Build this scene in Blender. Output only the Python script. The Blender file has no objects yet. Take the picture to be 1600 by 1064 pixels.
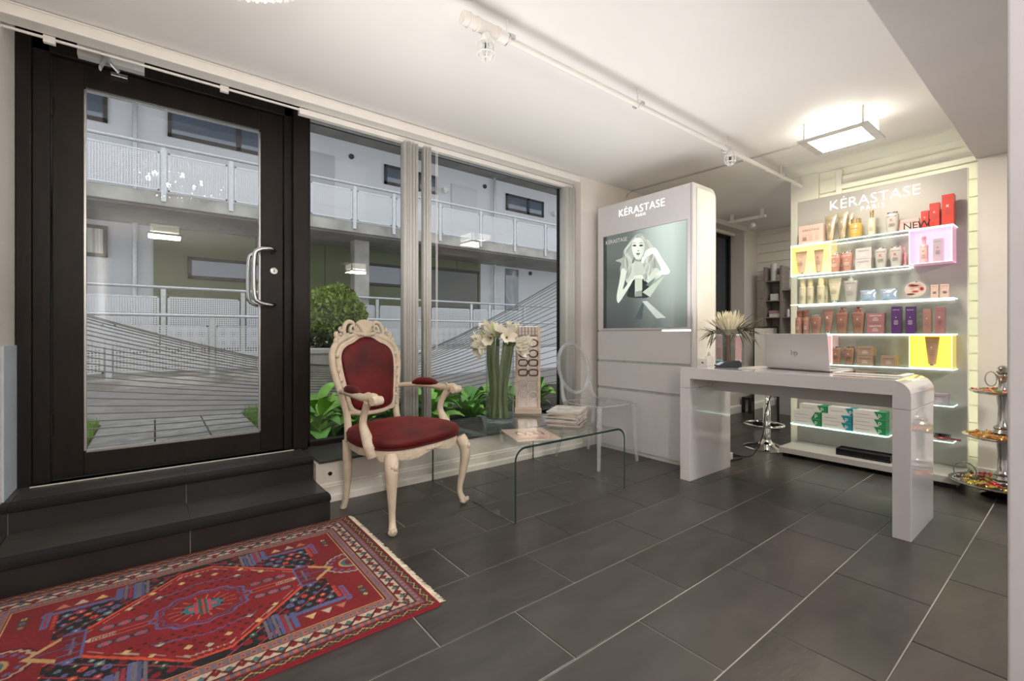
import bpy, math, random
import numpy as np
from mathutils import Vector, Matrix
random.seed(7); np.random.seed(7)
S = bpy.context.scene
COL = S.collection
PI = math.pi
R = math.radians

# ------------------------------------------------------------------ camera
cd = bpy.data.cameras.new('camera'); cam = bpy.data.objects.new('camera', cd); COL.objects.link(cam)
cam.location = (0, 0, 1.0)
cam.rotation_euler = (R(90), 0, R(52 - 90))
cd.sensor_width = 36; cd.lens = 714 / 1600 * 36; cd.shift_y = -9 / 1600; cd.clip_start = 0.02
S.camera = cam
# ------------------------------------------------------------------ world: even overcast sky
w = bpy.data.worlds.new('sky'); S.world = w; w.use_nodes = True
bg = w.node_tree.nodes['Background']; bg.inputs[0].default_value = (0.92, 0.95, 1.0, 1); bg.inputs[1].default_value = 1.10
S.view_settings.view_transform = 'Standard'; S.view_settings.look = 'None'
S.view_settings.gamma = 1; S.view_settings.use_curve_mapping = False
S.view_settings.exposure = 0.33
def area(name, loc, size, power, col=(1, .93, .84), rot=(0, 0, 0), sy=None, spread=None):
    l = bpy.data.lights.new(name, 'AREA'); l.energy = power; l.color = col; l.size = size
    if sy: l.shape = 'RECTANGLE'; l.size_y = sy
    if spread: l.spread = spread
    o = bpy.data.objects.new(name, l); o.location = loc; o.rotation_euler = rot; COL.objects.link(o); return o
def point(name, loc, power, col=(1, .9, .78), rad=.05):
    l = bpy.data.lights.new(name, 'POINT'); l.energy = power; l.color = col; l.shadow_soft_size = rad
    o = bpy.data.objects.new(name, l); o.location = loc; COL.objects.link(o); return o
# ceiling lamps: visible one and the one mirrored in the door, then added fill lights
area('lamp_or_fill', (3.61, 1.06, 2.285), .34, 16, (1, .90, .72), sy=.30)
area('lamp_or_fill', (.10, -1.05, 2.285), .34, 42, (1, .93, .82))
area('lamp_or_fill', (2.75, -1.3, 2.07), .34, 48, (1, .96, .92))  # added fill out of view behind the camera, lifts the room's brightness
area('lamp_or_fill', (5.6, 1.4, 2.38), .8, 12, (1, .96, .9))  # added fill for the rear room, without a fixture
area('ceiling_fill', (.10, -1.3, 1.15), .8, 46, (1, .975, .965), rot=(PI, 0, 0))  # these upward fills are added, fixtureless, to brighten the ceiling
area('ceiling_fill', (.95, 1.75, 1.12), .8, 10, (1, .975, .965), rot=(PI, 0, 0))
area('ceiling_fill', (2.45, 1.55, 1.12), 1.0, 10, (1, .975, .965), rot=(PI, 0, 0))
CHX, CHY = .138, 1.644
for k in range(6):
    a_ = PI * k / 3 + .3; point('candle_bulb', (CHX + .19 * math.cos(a_), CHY + .19 * math.sin(a_), 2.325), 7.0, (1, .90, .78), .017)

# ------------------------------------------------------------------ materials
def mat(name, col, rough=.5, metal=0, noise=0, nscale=20, bump=0, bscale=60, emit=0, ecol=None, coat=0, spec=.5, trans=0, ior=1.45, sheen=0, stretch=None, col2=None):
    m = bpy.data.materials.new(name); m.use_nodes = True
    nt = m.node_tree; b = nt.nodes['Principled BSDF']
    c = (*col, 1)
    b.inputs['Base Color'].default_value = c
    b.inputs['Roughness'].default_value = rough; b.inputs['Metallic'].default_value = metal
    b.inputs['Specular IOR Level'].default_value = spec; b.inputs['IOR'].default_value = ior
    if coat: b.inputs['Coat Weight'].default_value = coat; b.inputs['Coat Roughness'].default_value = .04
    if trans: b.inputs['Transmission Weight'].default_value = trans
    if sheen: b.inputs['Sheen Weight'].default_value = sheen
    if emit: b.inputs['Emission Color'].default_value = (*(ecol or col), 1); b.inputs['Emission Strength'].default_value = emit
    tc = nt.nodes.new('ShaderNodeTexCoord'); src = tc.outputs['Object']
    if stretch:
        mp = nt.nodes.new('ShaderNodeMapping'); mp.inputs['Scale'].default_value = stretch; nt.links.new(src, mp.inputs[0]); src = mp.outputs[0]
    if noise or col2:
        n = nt.nodes.new('ShaderNodeTexNoise'); n.inputs['Scale'].default_value = nscale; n.inputs['Detail'].default_value = 5
        nt.links.new(src, n.inputs[0])
        mx = nt.nodes.new('ShaderNodeMix'); mx.data_type = 'RGBA'
        k = noise
        a_ = tuple(max(0, v * (1 - k)) for v in col) if not col2 else col
        b_ = tuple(min(1, v * (1 + k)) for v in col) if not col2 else col2
        mx.inputs[6].default_value = (*a_, 1); mx.inputs[7].default_value = (*b_, 1)
        rp = nt.nodes.new('ShaderNodeMapRange'); rp.inputs[1].default_value = .3; rp.inputs[2].default_value = .7
        nt.links.new(n.outputs[0], rp.inputs[0]); nt.links.new(rp.outputs[0], mx.inputs[0])
        nt.links.new(mx.outputs[2], b.inputs['Base Color'])
    if bump:
        n2 = nt.nodes.new('ShaderNodeTexNoise'); n2.inputs['Scale'].default_value = bscale; n2.inputs['Detail'].default_value = 3
        nt.links.new(src, n2.inputs[0])
        bp = nt.nodes.new('ShaderNodeBump'); bp.inputs['Strength'].default_value = bump; bp.inputs['Distance'].default_value = .01
        nt.links.new(n2.outputs[0], bp.inputs['Height']); nt.links.new(bp.outputs[0], b.inputs['Normal'])
    return m
def clear(name, tint=(1, 1, 1), ior=1.5, rough=.0, boost=1.0, body=0, bcol=(1, 1, 1)):
    """thin clear sheet: what is not reflected passes straight through"""
    m = bpy.data.materials.new(name); m.use_nodes = True; nt = m.node_tree; nt.nodes.clear()
    out = nt.nodes.new('ShaderNodeOutputMaterial'); mx = nt.nodes.new('ShaderNodeMixShader')
    t = nt.nodes.new('ShaderNodeBsdfTransparent'); t.inputs[0].default_value = (*tint, 1)
    g = nt.nodes.new('ShaderNodeBsdfGlossy'); g.inputs['Roughness'].default_value = rough
    f = nt.nodes.new('ShaderNodeLayerWeight'); f.inputs[0].default_value = .5
    f0 = ((ior - 1) / (ior + 1)) ** 2
    pw = nt.nodes.new('ShaderNodeMath'); pw.operation = 'POWER'; pw.inputs[1].default_value = 5
    ma = nt.nodes.new('ShaderNodeMath'); ma.operation = 'MULTIPLY_ADD'; ma.inputs[1].default_value = (1 - f0) * boost; ma.inputs[2].default_value = f0 * boost; ma.use_clamp = True
    nt.links.new(f.outputs['Facing'], pw.inputs[0]); nt.links.new(pw.outputs[0], ma.inputs[0]); nt.links.new(ma.outputs[0], mx.inputs[0])
    src = t.outputs[0]
    if body:
        d = nt.nodes.new('ShaderNodeBsdfDiffuse'); d.inputs[0].default_value = (*bcol, 1)
        m2 = nt.nodes.new('ShaderNodeMixShader'); m2.inputs[0].default_value = body
        nt.links.new(t.outputs[0], m2.inputs[1]); nt.links.new(d.outputs[0], m2.inputs[2]); src = m2.outputs[0]
    nt.links.new(src, mx.inputs[1]); nt.links.new(g.outputs[0], mx.inputs[2]); nt.links.new(mx.outputs[0], out.inputs[0])
    return m
def perforated(name, col, pitch=.022, hole=.36, axes='xz'):
    """sheet metal with a grid of round holes, in object space metres"""
    m = mat(name, col, .45, 0); nt = m.node_tree; b = nt.nodes['Principled BSDF']
    tc = nt.nodes.new('ShaderNodeTexCoord'); sp = nt.nodes.new('ShaderNodeSeparateXYZ'); nt.links.new(tc.outputs['Object'], sp.inputs[0])
    sq = []
    for ax in (0, 2):
        a = nt.nodes.new('ShaderNodeMath'); a.operation = 'DIVIDE'; a.inputs[1].default_value = pitch; nt.links.new(sp.outputs[ax], a.inputs[0])
        f = nt.nodes.new('ShaderNodeMath'); f.operation = 'FRACT'; nt.links.new(a.outputs[0], f.inputs[0])
        s_ = nt.nodes.new('ShaderNodeMath'); s_.operation = 'SUBTRACT'; s_.inputs[1].default_value = .5; nt.links.new(f.outputs[0], s_.inputs[0])
        q = nt.nodes.new('ShaderNodeMath'); q.operation = 'POWER'; q.inputs[1].default_value = 2; nt.links.new(s_.outputs[0], q.inputs[0]); sq.append(q)
    ad = nt.nodes.new('ShaderNodeMath'); nt.links.new(sq[0].outputs[0], ad.inputs[0]); nt.links.new(sq[1].outputs[0], ad.inputs[1])
    gt = nt.nodes.new('ShaderNodeMath'); gt.operation = 'GREATER_THAN'; gt.inputs[1].default_value = hole * hole; nt.links.new(ad.outputs[0], gt.inputs[0])
    nt.links.new(gt.outputs[0], b.inputs['Alpha'])
    return m
M = {}
M['wall'] = mat('wall_paint', (.74, .70, .65), .6, noise=.03, nscale=3, bump=.03, bscale=90)
M['ceil'] = mat('ceiling_paint', (.80, .775, .75), .75, noise=.025, nscale=1.2)
M['beam'] = mat('beam_paint', (.60, .57, .56), .7, noise=.03, nscale=2)
M['lav'] = mat('grey_gloss_paint', (.36, .35, .375), .4, noise=.02, nscale=3)
M['trim'] = mat('trim_paint', (.82, .79, .74), .35, noise=.02)
M['blue'] = mat('pale_blue_paint', (.55, .62, .70), .5, noise=.05, nscale=8)
M['plank'] = mat('painted_boards', (.80, .77, .69), .5, noise=.05, nscale=6, bump=.1, bscale=25)
M['slate'] = mat('slate_tile', (.050, .045, .042), .30, noise=.22, nscale=5, bump=.10, bscale=14, stretch=(1, 2.5, 1))
M['slate2'] = mat('slate_tile_warm', (.058, .052, .049), .32, noise=.2, nscale=4, bump=.10, bscale=12, stretch=(1, 2.2, 1))
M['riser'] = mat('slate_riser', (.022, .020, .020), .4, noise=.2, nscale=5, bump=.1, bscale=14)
M['grout'] = mat('grout', (.36, .34, .31), .8, noise=.45, nscale=1.4)
M['nosing'] = mat('grit_strip', (.012, .012, .013), .55, bump=1, bscale=420)
M['frame'] = mat('dark_aluminium', (.015, .011, .009), .38, spec=.3, noise=.25, nscale=6, stretch=(6, 6, 1))
M['steel'] = mat('brushed_steel', (.60, .60, .60), .22, 1)
M['chrome'] = mat('chrome', (.82, .82, .82), .07, 1)
M['galv'] = mat('galvanised_steel', (.58, .60, .62), .38, .55, noise=.1, nscale=20)
M['glass'] = clear('window_glass', (.975, .985, .98), 1.5, boost=.9)
M['tglass'] = clear('table_glass', (.975, .99, .983), 1.5, boost=.85)
M['tedge'] = mat('glass_edge', (.012, .035, .03), .12, coat=1)
M['acrylic'] = clear('clear_acrylic', (.97, .975, .98), 1.45, boost=1.2, body=.05, bcol=(.85, .88, .92))
M['acredge'] = clear('clear_acrylic_rim', (.95, .96, .97), 1.6, boost=1.6, body=.22, bcol=(.88, .90, .94))
M['vglass'] = clear('vase_glass', (.97, .985, .98), 1.5, boost=1.3, body=.015, bcol=(.7, .80, .78))
M['white'] = mat('white_lacquer', (.80, .78, .80), .12, coat=1)
M['whitem'] = mat('white_panel', (.65, .63, .63), .35, noise=.015)
M['whitep'] = mat('white_plastic', (.82, .81, .78), .4)
M['greige'] = mat('panel_grey', (.50, .48, .455), .38, noise=.015)
M['ivory'] = mat('ivory_painted_wood', (.66, .56, .44), .42, noise=.10, nscale=22, bump=.25, bscale=55)
M['velvet'] = mat('red_velvet', (.095, .0015, .003), .6, noise=.5, nscale=7, bump=.2, bscale=40, sheen=.22)
M['velvet'].node_tree.nodes['Principled BSDF'].inputs['Sheen Tint'].default_value = (1, .16, .10, 1)
M['velvet'].node_tree.nodes['Principled BSDF'].inputs['Sheen Roughness'].default_value = .35
M['piping'] = mat('dark_red_piping', (.07, .004, .005), .6)
M['blind'] = mat('blind_fabric', (.86, .85, .82), .7, noise=.02)
_nt = M['blind'].node_tree; _tr = _nt.nodes.new('ShaderNodeBsdfTranslucent'); _tr.inputs[0].default_value = (.9, .9, .88, 1); _mx = _nt.nodes.new('ShaderNodeMixShader'); _mx.inputs[0].default_value = .42
_nt.links.new(_nt.nodes['Principled BSDF'].outputs[0], _mx.inputs[1]); _nt.links.new(_tr.outputs[0], _mx.inputs[2]); _nt.links.new(_mx.outputs[0], _nt.nodes['Material Output'].inputs[0])
M['black'] = mat('black_plastic', (.012, .012, .013), .3)
M['facade'] = mat('white_render', (.72, .73, .76), .8, noise=.03, nscale=1.5)
M['green'] = mat('olive_facade', (.155, .17, .085), .45, noise=.06, nscale=2)
M['concrete'] = mat('raw_concrete', (.40, .385, .35), .85, noise=.4, nscale=2.2, bump=.3, bscale=20)
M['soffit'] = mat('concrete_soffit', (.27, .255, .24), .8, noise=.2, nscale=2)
M['paver'] = mat('concrete_paver', (.27, .265, .245), .85, noise=.28, nscale=9, bump=.4, bscale=60)
M['apron'] = mat('concrete_apron', (.25, .235, .225), .85, noise=.15, nscale=5, bump=.2, bscale=40)
M['winglass'] = mat('reflecting_pane', (.10, .13, .18), .04, coat=1, spec=1)
M['curtain'] = mat('striped_curtain', (.55, .53, .5), .7, noise=.4, nscale=3, stretch=(9, 1, .3))
M['brownframe'] = mat('dark_brown_window_frame', (.05, .04, .038), .5)
M['perf'] = perforated('perforated_steel', (.66, .67, .70), .030, .30)
M['perf2'] = perforated('perforated_steel_coarse', (.58, .59, .60), .034, .33)
M['cable'] = mat('grey_cable', (.22, .205, .19), .5)
M['grass'] = mat('grass_blade', (.16, .33, .035), .6, noise=.3, nscale=30)
M['soil'] = mat('soil', (.07, .055, .04), .9, noise=.3, bump=.6, bscale=40)
M['leaf'] = mat('hosta_leaf', (.22, .50, .06), .42, noise=.25, nscale=10)
M['leaf2'] = mat('hosta_leaf_dark', (.11, .32, .045), .45, noise=.25, nscale=10)
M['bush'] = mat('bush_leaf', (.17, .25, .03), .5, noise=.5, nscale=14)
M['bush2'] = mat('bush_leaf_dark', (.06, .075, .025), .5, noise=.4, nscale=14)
M['wood'] = mat('grey_oak_board', (.30, .265, .24), .5, noise=.18, nscale=5, stretch=(1, 1, 14))
M['stem'] = mat('green_flower_stem', (.085, .13, .03), .4, noise=.3, nscale=9, stretch=(1, 1, .2))
M['petal'] = mat('cream_petal', (.88, .85, .73), .5, noise=.08, nscale=25)
M['bud'] = mat('pale_green_bud', (.60, .62, .30), .5, noise=.15, nscale=25)
M['ledge'] = mat('lit_glass_edge', (.75, 1, .9), .2, emit=1.15, ecol=(.66, 1.0, .84))
M['lshelf'] = clear('green_tinted_glass', (.86, .96, .92), 1.5, boost=1.3, body=.18, bcol=(.75, .95, .85))
M['shelfglow'] = mat('shelf_fill_glow', (1, 1, 1), .5, emit=2.0, ecol=(1, .97, .90))
M['ledstrip'] = mat('led_strip', (1, 1, .9), .5, emit=9, ecol=(.96, 1, .72))
M['diff'] = mat('lamp_diffuser', (1, 1, 1), .5, emit=3.2, ecol=(1, .95, .80))
M['signw'] = mat('backlit_lettering', (1, 1, 1), .5, emit=2.2, ecol=(1, 1, 1))
M['inkw'] = mat('white_print', (.9, .88, .85), .5)
M['inkg'] = mat('grey_print', (.16, .13, .12), .5)
M['inkr'] = mat('red_print', (.55, .02, .04), .5)
M['inks'] = mat('silver_print', (.62, .62, .66), .3, .5)
M['fringe'] = mat('wool_fringe', (.62, .55, .44), .9, noise=.15)

# ------------------------------------------------------------------ mesh helper
class MB:
    def __init__(s): s.v = []; s.f = []; s.m = []; s.cm = 0
    def add(s, vs, fs):
        o = len(s.v); s.v += [tuple(p) for p in vs]; s.f += [tuple(i + o for i in f) for f in fs]; s.m += [s.cm] * len(fs); return s
    def box(s, x0, x1, y0, y1, z0, z1):
        v = [(x, y, z) for z in (z0, z1) for y in (y0, y1) for x in (x0, x1)]
        return s.add(v, [(0, 2, 3, 1), (4, 5, 7, 6), (0, 1, 5, 4), (2, 6, 7, 3), (0, 4, 6, 2), (1, 3, 7, 5)])
    def tube(s, pts, rad, n=8, cap=True, flat=1.0, ring=False):
        P = [Vector(p) for p in pts]; k = len(P)
        if not hasattr(rad, '__len__'): rad = [rad] * k
        T = []
        for i in range(k):
            if ring: t = P[(i + 1) % k] - P[i - 1]
            else: t = P[min(i + 1, k - 1)] - P[max(i - 1, 0)]
            T.append(t.normalized() if t.length > 1e-9 else Vector((0, 0, 1)))
        up = Vector((0, 0, 1)) if abs(T[0].z) < .9 else Vector((0, 1, 0))
        nrm = (up - T[0] * up.dot(T[0])).normalized(); vs = []
        for i in range(k):
            nrm = nrm - T[i] * nrm.dot(T[i])
            nrm = nrm.normalized() if nrm.length > 1e-6 else T[i].orthogonal().normalized()
            bn = T[i].cross(nrm)
            for j in range(n):
                a = 2 * PI * j / n
                vs.append(P[i] + nrm * (rad[i] * math.cos(a)) + bn * (rad[i] * flat * math.sin(a)))
        fs = []
        for i in range(k if ring else k - 1):
            i2 = (i + 1) % k
            for j in range(n):
                fs.append((i * n + j, i * n + (j + 1) % n, i2 * n + (j + 1) % n, i2 * n + j))
        if cap and not ring: fs += [tuple(range(n))[::-1], tuple((k - 1) * n + j for j in range(n))]
        return s.add(vs, fs)
    def cyl(s, c, r, z0, z1, n=16): return s.lathe([(r, z0), (r, z1)], c, n)
    def lathe(s, prof, c=(0, 0), n=20, sx=1, sy=1, capb=True, capt=True):
        vs = []; fs = []; k = len(prof)
        for r, z in prof:
            for j in range(n):
                a = 2 * PI * j / n; vs.append((c[0] + r * sx * math.cos(a), c[1] + r * sy * math.sin(a), z))
        for i in range(k - 1):
            for j in range(n): fs.append((i * n + j, i * n + (j + 1) % n, (i + 1) * n + (j + 1) % n, (i + 1) * n + j))
        if capb: fs.append(tuple(range(n))[::-1])
        if capt: fs.append(tuple((k - 1) * n + j for j in range(n)))
        return s.add(vs, fs)
    def ball(s, c, r, n=8, m=5, sx=1, sy=1, sz=1, rot=None):
        vs = []; fs = []
        for i in range(m + 1):
            ph = PI * i / m
            for j in range(n):
                a = 2 * PI * j / n; p = Vector((r * sx * math.sin(ph) * math.cos(a), r * sy * math.sin(ph) * math.sin(a), r * sz * math.cos(ph)))
                if rot: p = rot @ p
                vs.append(p + Vector(c))
        for i in range(m):
            for j in range(n): fs.append((i * n + j, (i + 1) * n + j, (i + 1) * n + (j + 1) % n, i * n + (j + 1) % n))
        return s.add(vs, fs)
    def prism(s, poly, a0, a1, axis='y'):
        """extrude a closed 2-D outline: axis y -> (x,z) outline, x -> (y,z), z -> (x,y)"""
        n = len(poly); vs = []
        for a in (a0, a1):
            for p, q in poly: vs.append((p, a, q) if axis == 'y' else (a, p, q) if axis == 'x' else (p, q, a))
        fs = [tuple(range(n)), tuple(range(2 * n - 1, n - 1, -1))]
        for i in range(n): j = (i + 1) % n; fs.append((i, i + n, j + n, j))
        return s.add(vs, fs)
    def mesh(s, name, ms, smooth=False):
        me = bpy.data.meshes.new(name); me.from_pydata(s.v, [], s.f)
        for m_ in (ms if isinstance(ms, (list, tuple)) else [ms]): me.materials.append(m_)
        if s.cm or any(s.m): me.polygons.foreach_set('material_index', s.m)
        me.validate(); me.update()
        import bmesh
        bm = bmesh.new(); bm.from_mesh(me); bmesh.ops.recalc_face_normals(bm, faces=bm.faces); bm.to_mesh(me); bm.free()
        if smooth:
            me.polygons.foreach_set('use_smooth', [True] * len(me.polygons))
            try: me.set_sharp_from_angle(angle=R(smooth if smooth is not True else 42))
            except Exception: pass
        return me
def obj(name, data, parent=None, loc=None, rot=None):
    o = bpy.data.objects.new(name, data); COL.objects.link(o)
    if parent: o.parent = parent
    if loc: o.location = loc
    if rot: o.rotation_euler = rot
    return o
def build(name, mb, m, parent=None, smooth=False, bevel=0, loc=None, rot=None, seg=2):
    o = obj(name, mb.mesh(name, m, smooth), parent, loc, rot)
    if bevel:
        b = o.modifiers.new('bevel', 'BEVEL'); b.width = bevel; b.segments = seg; b.limit_method = 'ANGLE'
    return o
def tag(o, label, cat, group=None, kind=None):
    o['label'] = label; o['category'] = cat
    if group: o['group'] = group
    if kind: o['kind'] = kind
    return o
def thing(name, label, cat, loc=(0, 0, 0), rz=0, group=None):
    o = obj(name, None, None, loc, (0, 0, rz)); o.empty_display_size = .05
    return tag(o, label, cat, group)
def struct(name, mb, m, parent=None, **k):
    o = build(name, mb, m, parent, **k)
    if not parent: o['kind'] = 'structure'
    return o
def sempty(name, loc=(0, 0, 0)):
    o = obj(name, None, None, loc); o['kind'] = 'structure'; return o
def smoothpath(pts, n=6):
    P = [Vector(p) for p in pts]; out = []
    for i in range(len(P) - 1):
        p0, p1, p2, p3 = P[max(i - 1, 0)], P[i], P[i + 1], P[min(i + 2, len(P) - 1)]
        for k in range(n):
            t = k / n
            out.append(.5 * ((2 * p1) + (p2 - p0) * t + (2 * p0 - 5 * p1 + 4 * p2 - p3) * t * t + (3 * p1 - p0 - 3 * p2 + p3) * t ** 3))
    out.append(P[-1]); return out
def interp(vals, m):
    k = len(vals) - 1
    return [vals[min(int(i / (m - 1) * k), k - 1)] * (1 - (i / (m - 1) * k - min(int(i / (m - 1) * k), k - 1))) + vals[min(int(i / (m - 1) * k), k - 1) + 1] * (i / (m - 1) * k - min(int(i / (m - 1) * k), k - 1)) for i in range(m)]
def sweep(mb, pts, rads, n=8, k=6, flat=1.0):
    P = smoothpath(pts, k); mb.tube(P, interp(rads, len(P)), n, flat=flat); return mb
_tc = {}
def text_mesh(s, m, size=1, depth=0.0, spacing=1.0, align='CENTER', thin=False):
    key = (thin, s, m.name, round(size, 4), depth, spacing, align)
    if key in _tc: return _tc[key]
    c = bpy.data.curves.new('lettering', 'FONT'); c.body = s; c.size = size; c.extrude = depth; c.offset = -.022 * size if thin else 0; c.align_x = align; c.resolution_u = 3
    c.space_character = spacing
    o = bpy.data.objects.new('tmp', c); COL.objects.link(o)
    bpy.context.view_layer.update()
    me = bpy.data.meshes.new_from_object(o.evaluated_get(bpy.context.evaluated_depsgraph_get()))
    bpy.data.objects.remove(o); me.name = 'lettering'; me.materials.clear(); me.materials.append(m); _tc[key] = me; return me
FACE = Matrix(((0, 0, -1), (-1, 0, 0), (0, 1, 0))).to_euler()     # lettering upright on a face that looks towards -X
def letter(s, m, parent, loc, size, spacing=1.0, name='lettering', depth=0.0, rot=None, align='CENTER', thin=False):
    return obj(name, text_mesh(s, m, size, depth, spacing, align, thin), parent, loc, rot or FACE)
def color_grid(name, W, H, img, m, parent=None, loc=(0, 0, 0), rot=(0, 0, 0), zfun=None):
    """flat print: a fine grid carrying one colour per knot / dot"""
    h, w_, _ = img.shape
    xs = np.linspace(-W / 2, W / 2, w_); ys = np.linspace(-H / 2, H / 2, h)
    X, Y = np.meshgrid(xs, ys); Z = zfun(X, Y) if zfun else np.zeros_like(X)
    co = np.stack([X, Y, Z], -1).reshape(-1, 3)
    idx = np.arange(h * w_).reshape(h, w_)
    q = np.stack([idx[:-1, :-1], idx[:-1, 1:], idx[1:, 1:], idx[1:, :-1]], -1).reshape(-1, 4)
    me = bpy.data.meshes.new(name); me.vertices.add(len(co)); me.vertices.foreach_set('co', co.ravel().astype(np.float32))
    me.loops.add(q.size); me.loops.foreach_set('vertex_index', q.ravel().astype(np.int32))
    me.polygons.add(len(q)); me.polygons.foreach_set('loop_start', (np.arange(len(q)) * 4).astype(np.int32))
    me.update(calc_edges=True)
    a = me.color_attributes.new('dye', 'FLOAT_COLOR', 'POINT')
    rgba = np.concatenate([img.reshape(-1, 3), np.ones((h * w_, 1))], 1).astype(np.float32); a.data.foreach_set('color', rgba.ravel())
    me.materials.append(m); me.validate()
    return obj(name, me, parent, loc, rot)
def dyed(m):
    nt = m.node_tree; a = nt.nodes.new('ShaderNodeAttribute'); a.attribute_name = 'dye'
    b = nt.nodes['Principled BSDF']; nt.links.new(a.outputs['Color'], b.inputs['Base Color']); return m
def poly_mask(X, Y, pts):
    ins = np.zeros(X.shape, bool); n = len(pts)
    for i in range(n):
        x1, y1 = pts[i]; x2, y2 = pts[(i + 1) % n]
        if y1 == y2: continue
        c = ((y1 > Y) != (y2 > Y)) & (X < (x2 - x1) * (Y - y1) / (y2 - y1) + x1); ins ^= c
    return ins
def lin(r, g, b): return np.array([(c / 255 / 12.92) if c / 255 <= .04045 else ((c / 255 + .055) / 1.055) ** 2.4 for c in (r, g, b)])

# ================================================================== THE SETTING
ZC = 2.42
fl = sempty('floor')
struct('floor_bed', MB().box(-.53, 6.6, -3.2, 3.3, -.12, -.0035), M['grout'], fl)
tile_mesh = {}
def tile_at(x0, x1, y0, y1):
    g = .0026; key = (round(x1 - x0, 3), round(y1 - y0, 3), random.random() < .5)
    if key not in tile_mesh:
        hx, hy = (x1 - x0) / 2 - g, (y1 - y0) / 2 - g
        mb = MB(); e = .0015
        v = [(-hx, -hy, -.02), (hx, -hy, -.02), (hx, hy, -.02), (-hx, hy, -.02), (-hx, -hy, -e), (hx, -hy, -e), (hx, hy, -e), (-hx, hy, -e),
             (-hx + e, -hy + e, 0), (hx - e, -hy + e, 0), (hx - e, hy - e, 0), (-hx + e, hy - e, 0)]
        mb.add(v, [(0, 1, 5, 4), (1, 2, 6, 5), (2, 3, 7, 6), (3, 0, 4, 7), (4, 5, 9, 8), (5, 6, 10, 9), (6, 7, 11, 10), (7, 4, 8, 11), (8, 9, 10, 11)])
        tile_mesh[key] = mb.mesh('tile', M['slate'] if key[2] else M['slate2'])
    return obj('tile', tile_mesh[key], fl, ((x0 + x1) / 2, (y0 + y1) / 2, 0))
row = -8; y = .375 - 8 * .3075
j0 = 0
while y < 2.83:
    y1 = min(y + .3075, 2.838)
    off = 1.335 if (round((y - .375) / .3075) % 2) else 1.64
    off = off - .6135 * 12
    x = off
    while x < 6.55:
        a, b = max(x, -.53), min(x + .6135, 6.53)
        if b - a > .03 and not (y > 2.5 and b < .75): tile_at(a, b, y, y1)
        x += .6135
    y = y1 if y1 < 2.838 else 9
# ceiling with the deeper recess over the window frames
struct('ceiling', MB().box(-.53, 6.6, -3.2, 2.95, ZC, 2.52).box(-.53, 6.6, 2.95, 3.35, 2.50, 2.52), M['ceil'])
struct('trim_1', MB().box(-.53, 3.0, 2.844, 2.935, 2.362, ZC - .001), M['trim'], bevel=.003)            # boxed pelmet
struct('trim_2', MB().tube([(-.53, 2.838, 2.413), (1.6, 2.838, 2.411), (3.0, 2.838, 2.413)], .004, 6), M['trim'])
struct('trim_3', MB().box(1.3, 4.72, -3.2, .51, 2.20, ZC - .001), M['beam'], bevel=.004)                 # dropped beam
struct('wall_left', MB().box(-.68, -.53, -3.2, 3.35, 0, 2.52), M['wall'])
struct('trim_4', MB().box(-.53, -.522, 2.95, 3.2, .265, .95), M['blue'])
struct('wall_front', MB().box(.75, 3.0, 2.84, 3.20, 0, .235).box(3.0, 3.17, 2.93, 3.20, 0, .235).box(3.0, 5.25, 2.84, 2.93, 0, ZC - .001).box(3.17, 5.25, 2.93, 3.30, 0, 2.50).box(5.25, 6.16, 2.84, 3.10, 0, .25).box(6.16, 6.6, 2.88, 3.30, 0, ZC - .001)
       .box(5.25, 6.16, 2.84, 3.3, 2.36, ZC - .001), M['wall'])
struct('wall_rear', MB().box(-.68, 6.7, -3.35, -3.2, 0, 2.52), M['wall'])
struct('wall_partition', MB().box(1.30, 1.44, -3.2, .107, 0, 2.199), M['lav'], bevel=.004)
struct('wall_right', MB().box(4.42, 4.72, -3.2, .50, 0, 2.199), M['wall'])
struct('wall_inner', MB().box(4.72, 6.6, .35, .50, 0, ZC - .001), M['wall'])
struct('baseboard_right', MB().box(4.405, 4.42, .1, .50, 0, .10), M['trim'], bevel=.003)
def boards(name, x, y0, y1, z0, z1, thick):
    r_ = sempty(name)
    struct('wall_core', MB().box(x + .012, x + thick, y0, y1, z0, z1), M['plank'], r_)
    hh = .124; z = z0; k = 0
    me = MB().box(0, .018, 0, y1 - y0, .004, hh - .004).mesh('plank', M['plank'])
    while z + hh <= z1 + .001:
        o = obj('plank', me, r_, (x - (.004 if k % 2 else 0), y0, z))
        b = o.modifiers.new('bevel', 'BEVEL'); b.width = .004; b.segments = 2
        z += hh; k += 1
boards('wall_back', 4.60, .50, 1.50, 0, 2.419, .12)
boards('wall_far', 6.53, .50, 2.88, 0, 2.419, .12)
struct('trim_5', MB().box(4.57, 4.72, 1.50, 1.72, 0, ZC - .001), M['wall'], bevel=.003)                    # pier left of the product display
# window-like moulding high on the back wall
struct('trim_6', MB().box(4.57, 4.60, .52, 1.33, 2.235, 2.26).box(4.57, 4.60, 1.33, 1.37, 2.10, 2.40).box(4.565, 4.6, .52, 1.34, 2.255, 2.27), M['trim'], bevel=.003)
# moulded baseboard below the window
bb = MB().prism([(2.84, 0), (2.815, 0), (2.815, .035), (2.824, .045), (2.824, .09), (2.829, .095), (2.829, .105), (2.836, .112), (2.84, .112)], .75, 3.0, 'x')
struct('baseboard_front', bb, M['trim'])
struct('baseboard_pier', MB().prism([(2.84, 0), (2.82, 0), (2.82, .08), (2.828, .09), (2.84, .10)], 3.0, 6.53, 'x'), M['trim'])
struct('trim_7', MB().lathe([(.012, -.004), (.012, .002), (.006, .003), (.006, -.001)], n=12), M['black'], loc=(.83, 2.839, .165), rot=(PI / 2, 0, 0))
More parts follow.
